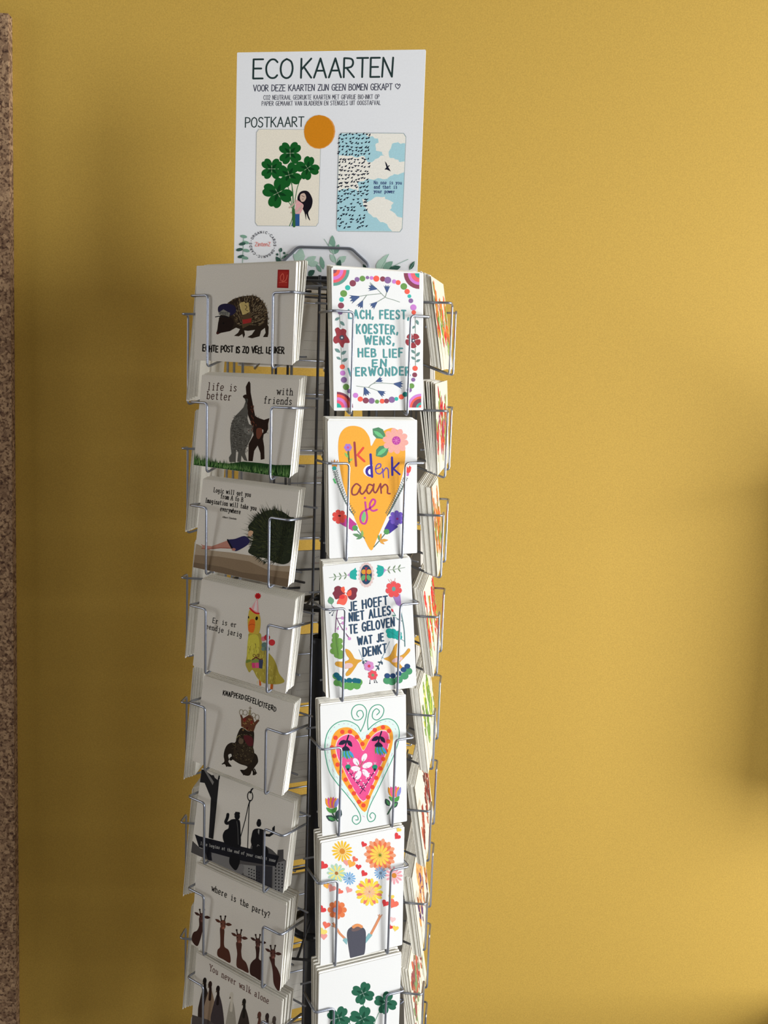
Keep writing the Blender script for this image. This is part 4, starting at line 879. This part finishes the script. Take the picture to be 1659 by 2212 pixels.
def build_rack():
    hooks = {}; cross = {}; upr = {}
    for k, g in GEO.items():
        r, w_, o, d, h = g['r'], g['w'], g['o'], g['d'], g['h']
        for s in (-1, 1):
            mb = MB().tube([(s*o, -(r-d), 0), (s*o, -r, 0), (s*w_, -r, 0), (s*w_, -r, -h), (s*w_, -(r-d), -h+.014)], RW, 8, .0045)
            hooks[k, s] = mb.mesh('pocket_hook', True)
        cross[k] = MB().tube([(-o-.004, -(r-d-.0030), .010), (o+.004, -(r-d-.0030), .010)], .0012, 6).mesh('cross_wire', True)
        cross[k+'b'] = MB().tube([(-w_-.012, -(r-d-.0030), -h+.014), (w_+.012, -(r-d-.0030), -h+.014)], .0012, 6).mesh('cross_wire', True)
        upr[k] = MB().tube([(0, 0, -1.19), (0, 0, .115)], .0016, 8).mesh('upright_wire', True)
    for m_ in list(hooks.values())+list(cross.values())+list(upr.values()): m_.materials.append(M_wire)
    for f in FACES:
        g = GEO[typ(f)]; P = panel_matrix(phi_of(f))
        for t in range(g['n']):
            T = P @ Matrix.Translation((0, 0, g['z']-t*g['p']))
            for s in (-1, 1):
                o = new_obj('pocket_hook', hooks[typ(f), s], rack); o.matrix_local = T
            o = new_obj('cross_wire', cross[typ(f)], rack); o.matrix_local = T
            o = new_obj('cross_wire', cross[typ(f)+'b'], rack); o.matrix_local = T
        for s in (-1, 1):
            o = new_obj('upright_wire', upr[typ(f)], rack); o.matrix_local = P @ Matrix.Translation((s*g['u'], -(g['r']-g['d']-.0055), Z0))
    inner = upr['L'].copy(); inner.materials.clear(); inner.materials.append(M_shaded_wire)
    for k in range(6):           # inner uprights between the faces
        a = TH+pi/6+k*pi/3; n, t = frame(a)
        o = new_obj('upright_wire', inner, rack); o.location = (n.x*.066, n.y*.066, Z0)
    # hexagonal frame wires and spokes
    hexm = {}
    for z in (.104, -.262, -.70, -1.17):
        pts = []
        for f in ('A', 'B', 'C', 'F', 'E', 'D'):
            g = GEO[typ(f)]; n, t = frame(phi_of(f)); rr = g['r']-g['d']-.0085
            for s in (-1, 1): p = n*rr+t*s*g['u']*1.15; pts.append((p.x, p.y, Z0+z))
        MB().tube(pts, .0016, 8, closed=True).build('frame_ring', M_shaded_wire, rack, True)
        for k in range(6):
            a = TH+pi/6+k*pi/3; n, t = frame(a)
            MB().tube([n*.03+V((0, 0, Z0+z)), n*.0657+V((0, 0, Z0+z)), n*.1118+V((0, 0, Z0+z))], .0016, 6).build('spoke_wire', M_shaded_wire, rack, True)
    def torus(name, z, R, r, m):
        MB().tube([(R*math.cos(2*pi*k/28), R*math.sin(2*pi*k/28), Z0+z) for k in range(28)], r, 10, closed=True).build(name, m, rack, True)
    torus('support_ring', -.284, .031, .0042, M_black); torus('support_ring', -.722, .031, .0048, M_black); torus('support_ring', -1.17, .031, .0048, M_black)
    # round top cap with rim, carrying the sign
    MB().lathe([(.0001, .1085), (.050, .1085), (.054, .110), (.055, .1120), (.054, .1150), (.050, .1160), (.0001, .1160)], 40).build('top_cap', M_black, rack, True).location = (0, 0, Z0)
    MB().tube([(.052*math.cos(2*pi*k/32), .052*math.sin(2*pi*k/32), Z0+.1030) for k in range(32)], .0018, 8, closed=True).build('cap_ring', M_wire, rack, True)
    MB().lathe([(.0001, .035), (.0138, .035), (.0138, Z0-.335), (.0132, Z0-.328), (.0115, Z0-.327), (.0105, Z0-.333), (.0105, Z0-.36), (.0001, Z0-.36)], 32).build('centre_pole', M_black, rack, True)
    MB().lathe([(.0001, .0005), (.20, .0005), (.205, .004), (.205, .012), (.19, .018), (.03, .034), (.0145, .036), (.0138, .05)], 48).build('round_base', M_black, rack, True)
    MB().tube([(0, 0, Z0-.36), (0, 0, Z0+.1085)], .004, 10).build('inner_rod', M_black, rack, True)
build_rack()

# ------------------------------------------------------------------ postcards
def card_mesh(w_, h, t, name, m):
    """thin card with slightly rounded corners, front face at z=0, bottom edge at y=0"""
    c = []; r = .0012
    for cx, cy, a0 in ((w_/2-r, r, -90), (w_/2-r, h-r, 0), (-w_/2+r, h-r, 90), (-w_/2+r, r, 180)):
        for k in range(4):
            a = math.radians(a0+30*k); c.append((cx+r*math.cos(a), cy+r*math.sin(a)))
    n = len(c); me = bpy.data.meshes.new(name)
    vs = [(x, y, 0) for x, y in c]+[(x, y, -t) for x, y in c]
    fs = [tuple(range(n)), tuple(range(2*n-1, n-1, -1))]+[(i, n+i, n+(i+1) % n, (i+1) % n) for i in range(n)]
    me.from_pydata(vs, [], fs); me.update(); me.materials.append(m); return me
def card_matrix(f, pose, back=0.0, dl=0.0, dz=0.0, ds=0.0, dr=0.0):
    s, r, z, lam, rho, psi = pose; phi0 = phi_of(f); phi = phi0+psi
    n0, t0 = frame(phi0); n, t = frame(phi); lam = lam+dl
    up = V((0, 0, math.cos(lam)))-n*math.sin(lam); nn = n*math.cos(lam)+V((0, 0, math.sin(lam)))
    rho = rho+dr; cr, sr = math.cos(rho), math.sin(rho); X = t*cr+up*sr; Y = up*cr-t*sr
    b = n0*r+t0*(s+ds)+V((0, 0, z+Z0+dz)) - n0*back
    m = Matrix.Identity(4)
    for i in range(3): m[i][0] = X[i]; m[i][1] = Y[i]; m[i][2] = nn[i]; m[i][3] = b[i]
    return m
MESH = {}
def mesh_for(tp, t, m):
    g = GEO[tp]; key = (tp, round(t, 5), m.name)
    if key not in MESH: MESH[key] = card_mesh(g['cw'], g['ch'], t, 'postcard', m)
    return MESH[key]
RND = random.Random(11)
ORD = ['second', 'third', 'fourth', 'fifth', 'sixth', 'seventh', 'eighth', 'ninth', 'tenth', 'eleventh']
def stack(f, k, pose, tb, tt, n, label, desc, art=None, fan=None, mfront=None, backprint=False, loose=.25, mrest=None):
    """front card with its own print, and n cards filed behind it; tb, tt = stack thickness at the bottom and top"""
    tp = typ(f); g = GEO[tp]; pose = list(pose); pose[1] = min(pose[1], g['r']-RW-.0011-abs(pose[5])*g['w'])
    gap = g['r']-pose[1]; H = g['ch']
    zb = g['z']-Z0-k*g['p']-g['h']+RW+.0014+.43*gap; pose[2] = max(pose[2], zb+.5*g['cw']*abs(math.sin(pose[4])))
    avail = g['d']-.0062-gap     # depth left between the front plane of the card and the frame wires
    lam = pose[3]; tb = min(tb, max(.004, avail*.62))
    lamfull = max(0.0, min((tt-tb)/H, (avail-.0009-tb)/H-math.sin(lam)))
    if .0009+tb+H*math.sin(lam) > avail: lam = math.asin(max(0, (avail-.0009-tb)/H)); pose[3] = lam; lamfull = 0
    c = new_obj('postcard', mesh_for(tp, .0006, mfront or M_white_paper)); c.matrix_world = card_matrix(f, pose)
    tag(c, label, 'postcard')
    if art: art.build(c)
    t = round(tb/n*.93, 5); pz = list(pose); pz[4] = pose[4]*.3; last = c
    for i in range(1, n+1):
        dl = lamfull*((i-1)/max(1, n-1) if not fan else fan[i-1]); off = .0010+tb*((i-1)/n)
        jr = RND.uniform(-.008, .008)*loose
        dz = .44*(off+t)+.0004+abs(jr)*g['cw']*.5+RND.uniform(0, .0022)*loose+abs(pose[4]*.3)*g['cw']*.5
        back = (off+dz*math.sin(lam+dl))/math.cos(lam+dl)
        o = new_obj('postcard', mesh_for(tp, t, mrest or M_edge))
        zz = list(pz); zz[2] = g['z']-Z0-k*g['p']-g['h']+RW+.0012+.43*gap
        o.matrix_world = card_matrix(f, zz, back, dl, dz=dz, ds=RND.uniform(-.003, .003)*loose-pose[0]*.6, dr=jr)
        d0 = (pose[2]-zz[2])*math.sin(lam)      # keep the filed card behind the plane of the front card
        if d0 < 0: o.matrix_world = Matrix.Translation(o.matrix_world.col[2].to_3d()*d0) @ o.matrix_world
        tag(o, '%s postcard from the front %s' % (ORD[i-1], desc), 'postcard', 'postcards %s' % desc)
        last = o
    if backprint:
        a = Art(g['cw'], g['ch'], paper=PAPER); a.cur = 'printed_back'; art_back(a); a.build(last)
        for chd in last.children: chd.matrix_local = Matrix.Translation((0, 0, -t)) @ Matrix.Rotation(pi, 4, 'Y')
SC = 1659/360
POSE = {
'A': [[0.0005,0.1512,0.0105,0.0043,-0.0217,0.0197],[-0.0002,0.1524,-0.1092,0.1064,-0.0163,0.0211],[0.0001,0.152,-0.2282,0.1347,-0.0082,0.0207],[0.0002,0.1514,-0.3483,0.1221,-0.009,0.0165],[-0.0005,0.1535,-0.4677,0.1657,-0.0048,-0.006],[-0.0009,0.1517,-0.5911,0.1597,-0.0155,0.045],[0,0.1524,-0.7103,0.078,-0.0055,0.0198],[-0.0012,0.1518,-0.8288,0.0763,-0.0022,-0.0092]],
'B': [[0.0012,0.1647,-0.0358,0.062,0.0225,0.004],[0.0004,0.1648,-0.1944,0.0717,0.0139,0.0069],[0.0059,0.1654,-0.3513,0.0959,0.051,-0.0209],[0.0003,0.1662,-0.5104,0.1047,0.0045,-0.0004],[0.0018,0.1651,-0.6704,0.03,0.0059,0.034],[0.0010,0.1663,-0.8291,0.0065,-0.0006,0.0205]],
'C': [[-0.0005,0.1535,0.0139,0.1539,0.04,-0.0439],[0.0004,0.1533,-0.1079,0.0622,0.0311,-0.042],[-0.0016,0.1509,-0.2279,0.1115,-0.0183,0.0096],[-0.0004,0.1497,-0.3495,0.1544,-0.0075,-0.0023],[-0.0003,0.1487,-0.4702,0.1465,-0.0044,-0.0125],[-0.0002,0.1489,-0.5918,0.157,0.0118,-0.005],[-0.0005,0.1506,-0.7106,0.153,-0.0134,0.0043],[0.0004,0.149,-0.8281,0.1539,0.0115,-0.0009]],
'D': [[-0.0003,0.1622,-0.0336,0.0801,0.002,0.0114],[-0.0002,0.1626,-0.1925,0.08,0.0016,0.0085],[-0.0002,0.1624,-0.3528,0.08,-0.0004,0.0103],[0.0003,0.1632,-0.5137,0.08,-0.0036,0.003],[0.0005,0.1642,-0.6722,0.08,-0.0036,-0.0048],[0.0009,0.1637,-0.8327,0.08,-0.0059,-0.0005]]}
A_CARDS = [
 (((420,577),(635.6,572.6),(627.4,795),(415.8,783.5)), (380,540), art_hedgehog, .010, .020, 8, 'cream postcard of a hedgehog in a postman cap with a red stamp', 'in the hedgehog stack'),
 (((429.5,811.5),(642.6,824.5),(618.7,1038.2),(412.6,1009.6)), (380,780), art_cats, .0105, .011, 7, 'cream postcard of two cats leaning together on green grass', 'in the two cats stack'),
 (((432,1035.4),(641.5,1062.3),(615.5,1272.8),(412.6,1227.2)), (380,1020), art_bush, .0085, .0105, 7, 'postcard of a reclining figure in blue with a huge bush as hair', 'in the bush hair stack'),
 (((431,1251),(635,1297),(612.6,1502),(412.6,1440.3)), (380,1220), art_duck, .011, .014, 8, 'cream postcard of a yellow duckling in a party hat holding gifts', 'in the party duckling stack'),
 (((435.3,1459.5),(629,1521.4),(603.5,1725.4),(408.9,1646.2)), (380,1440), art_toad, .009, .010, 6, 'cream postcard of a brown toad wearing a crown', 'in the crowned toad stack'),
 (((431,1672.8),(630.7,1744.4),(606.1,1943.4),(404.3,1848.6)), (380,1650), art_beam, .011, .0125, 7, 'black and white postcard of two men sitting on a hanging steel beam', 'in the steel beam stack'),
 (((418,1870.6),(614.4,1961.8),(599.2,2151.6),(408.2,2046.4)), (380,1850), art_giraffes, .013, .020, 7, 'cream postcard of five giraffe heads under a question about a party', 'in the giraffes stack'),
 (((420.3,2059.7),(605.8,2166.6),(592,2350.3),(408.7,2230.7)), (380,1850), art_geese, .012, .0175, 6, 'cream postcard of long necked geese at the bottom of the left column', 'in the geese stack')]
for k, (cn, org, fn, tb, tt, n, lab, desc) in enumerate(A_CARDS):
    a = Art(.148, .105, cn, org, SC, seen=(158, 149, 138), paper=PAPER); fn(a)
    stack('A', k, POSE['A'][k], tb, tt, n, lab, desc, a, mfront=M_paper, loose=.5 if k in (0, 6) else .2)
SB = 1659/340
B_CARDS = [
 (((713.8,583),(908.5,591.8),(913.2,891.6),(717.9,893)), (680,560), art_wreath, .010, .018, 7, 'white portrait postcard with a bead wreath, red flowers and teal lettering', 'in the bead wreath stack'),
 (((708.3,912.8),(898.1,910.7),(901.6,1199.1),(709,1212.4)), (670,880), art_orange_heart, .009, .016, 6, 'white portrait postcard with a long orange heart and pink flower', 'in the orange heart stack'),
 (((697.3,1229),(889.7,1212),(903,1484.5),(716,1516)), (670,1190), art_believe, .010, .013, 6, 'white portrait postcard with two orange birds, flowers and navy lettering', 'in the orange birds stack'),
 (((693.8,1527.5),(879.3,1502.7),(882,1777),(696.9,1809.7)), (660,1490), art_folk_heart, .010, .014, 6, 'white portrait postcard with a pink folk art heart outlined in green', 'in the pink folk heart stack'),
 (((702,1834.9),(878.9,1792.7),(873.2,2048.9),(691.8,2091.5)), (660,1780), art_flower_burst, .012, .024, 6, 'white portrait postcard of a dark haired child throwing up watercolour flowers', 'in the watercolour flowers stack'),
 (((694.1,2110.8),(872.2,2066.6),(863.4,2311),(688.1,2364.1)), (660,1780), art_clovers, .014, .024, 6, 'white portrait postcard of green four leaf clovers at the bottom of the middle column', 'in the clover stack')]
for k, (cn, org, fn, tb, tt, n, lab, desc) in enumerate(B_CARDS):
    a = Art(.105, .148, cn, org, SB, seen=(246, 246, 242), paper=BPAPER); fn(a)
    stack('B', k, POSE['B'][k], tb, tt, n, lab, desc, a)
red, grn, dk = (205, 70, 50), (110, 140, 70), (92, 60, 50)
C_CARDS = [
 (.010, .012, 8, [(222,96,50),(96,130,70),(190,50,50),(150,170,80)], 9, 'cream botanical postcard with orange and red leaves, topmost in the right column', None),
 (.010, .024, 7, [(170,40,50),(120,145,70),(150,60,90),(205,85,60)], 9, 'cream postcard with dark red flowers, in the fanned open stack on the right', [.05,.12,.3,.38,.62,.72,1]),
 (.014, .015, 9, [(214,120,50),(120,150,70),(160,80,50),(200,80,60)], 10, 'cream postcard with dense orange and brown foliage, third down on the right', None),
 (.010, .0105, 7, [(200,50,50),(140,170,80),(120,150,90),(225,90,50)], 10, 'cream postcard with bright green stems and red blooms, fourth down on the right', None),
 (.009, .0095, 6, [(100,130,60),(110,140,70),(180,180,60)], 5, 'cream postcard with a tall green leaf plant, fifth down on the right', None),
 (.008, .0085, 6, [(130,60,50),(90,50,45),(160,80,60)], 5, 'cream postcard with dark red dried stems, sixth down on the right', None),
 (.010, .0115, 8, [(214,150,90),(92,66,96),(160,100,60)], 8, 'cream postcard with orange and violet umbels, seventh down on the right', None),
 (.009, .010, 7, [(130,70,70),(110,130,90),(170,90,70)], 6, 'cream postcard with small scattered red sprigs, lowest in the right column', None)]
for k, (tb, tt, n, pal, dn, lab, fan) in enumerate(C_CARDS):
    a = Art(.148, .105); a.cur = 'printed_picture'; art_botanical(a, 40+k, pal, dn+4)
    stack('C', k, POSE['C'][k], tb, tt, n, lab, ['in the orange leaf stack', 'in the fanned open stack', 'in the orange foliage stack', 'in the green stems stack', 'in the tall green leaf stack', 'in the dried stems stack', 'in the violet umbels stack', 'in the red sprigs stack'][k], a, fan, mfront=M_cream)
ordn = ['topmost', 'second down', 'third down', 'fourth down', 'fifth down', 'sixth down', 'seventh down', 'eighth down', 'ninth down', 'lowest']
for k in range(7):
    stack('D', k, POSE['D'][k] if k < 6 else (0, .1635, -.9905, .08, 0, 0), .013, .013, 4, 'cream portrait postcard facing left at the far left, %s' % ordn[k], 'in the %s far left stack' % ordn[k], mfront=M_paper)
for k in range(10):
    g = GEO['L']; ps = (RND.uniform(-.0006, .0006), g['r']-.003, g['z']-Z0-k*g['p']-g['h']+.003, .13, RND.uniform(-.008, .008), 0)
    stack('E', k, ps, .010, .010, 3, 'cream landscape postcard on the wall side, %s' % ordn[k], 'in the %s landscape stack facing the wall' % ordn[k], mfront=M_paper, backprint=True, mrest=M_shaded_back)
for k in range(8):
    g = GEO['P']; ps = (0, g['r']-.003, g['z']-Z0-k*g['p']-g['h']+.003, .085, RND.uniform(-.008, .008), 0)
    stack('F', k, ps, .010, .010, 3, 'cream portrait postcard on the wall side, %s' % ordn[k], 'in the %s portrait stack facing the wall' % ordn[k], mfront=M_paper, mrest=M_shaded_back)

# ------------------------------------------------------------------ sign standing on top of the rack, with its wire holder
def build_sign():
    X, Y, Z, yaw, lean, roll, W, H = -0.0069, -0.02, 0.1157+.0006, -0.205, 0.0147, 0.0009, 0.2223, 0.2569
    n, t = frame(yaw); up = V((0, 0, math.cos(lean)))-n*math.sin(lean); nn = n*math.cos(lean)+V((0, 0, math.sin(lean)))
    m = Matrix.Identity(4)
    for i in range(3): m[i][0] = t[i]; m[i][1] = up[i]; m[i][2] = nn[i]; m[i][3] = (X, Y, Z+Z0)[i]
    a = Art(W, H, ((512,115),(918.5,107.5),(901.5,607),(504.5,598)), (480, 80), 1659/480, seen=(222, 225, 236), paper=(.78, .79, .81))
    art_poster(a)
    o = new_obj('card_sign', card_mesh(W, H, .0012, 'card_sign', M_poster)); o.matrix_world = m
    tag(o, 'white sign with ECO KAARTEN lettering and two pictures, on top of the rack', 'sign')
    a.build(o)
    # holder: one bent wire loop in front of the sign and one behind, part of the rack
    for z_, nm in ((.0030, 'sign_holder'), (-.0042, 'sign_holder')):
        pts = [a.mp(p) for p in ((425,1715), (437,1700), (568,1572), (967,1585), (1090,1700), (1096,1740))]
        y0 = .0005
        P = [m @ V((pts[1][0]-.002, y0, z_))]+[m @ V((p[0], p[1], z_)) for p in pts[1:5]]+[m @ V((pts[4][0]+.002, y0, z_))]
        MB().tube(P, .0017, 8, .004).build(nm, M_wire, rack, True)
build_sign()
# ------------------------------------------------------------------ unseen, made-up furniture, added to shade the wall's right edge
def added_shade_cabinet():
    r = bpy.data.objects.new('added_shade_cabinet', None); COL.objects.link(r); r.location = (UX, WY, 0)
    tag(r, 'made-up dark wooden cabinet beyond the right edge, added to shade the wall', 'cabinet')
    z0, z1 = .84, 1.36
    MB().box((0, -.15, z0), (.5, -.0008, z1)).build('cabinet_body', M_wood, r)
    MB().box((-.012, -.24, z1), (.512, -.0008, z1+.025)).build('top_board', M_wood, r)
    for k in (0, 1):
        d = MB().box((.004+k*.25, -.169, z0+.004), (.246+k*.25, -.1505, z1-.004)).build('door', M_wood, r)
        MB().tube([(.22+k*.06, -.1695, z0+.06), (.22+k*.06, -.185, z0+.06), (.22+k*.06, -.185, z0+.14), (.22+k*.06, -.1695, z0+.14)], .003, 6, .005).build('handle', M_wire, d)
def added_shade_table():
    r = bpy.data.objects.new('added_shade_table', None); COL.objects.link(r); r.location = (UX-.0, WY-.03, 0)
    tag(r, 'made-up low wooden table beyond the right edge, added to shade the wall', 'table')
    MB().box((0, -.5, .47), (.6, 0, .50)).build('table_top', M_wood, r)
    for x in (.03, .53):
        for y in (-.46, -.06): MB().box((x, y, 0), (x+.04, y+.04, .4695)).build('leg', M_wood, r)
UX = .87
added_shade_cabinet()
added_shade_table()
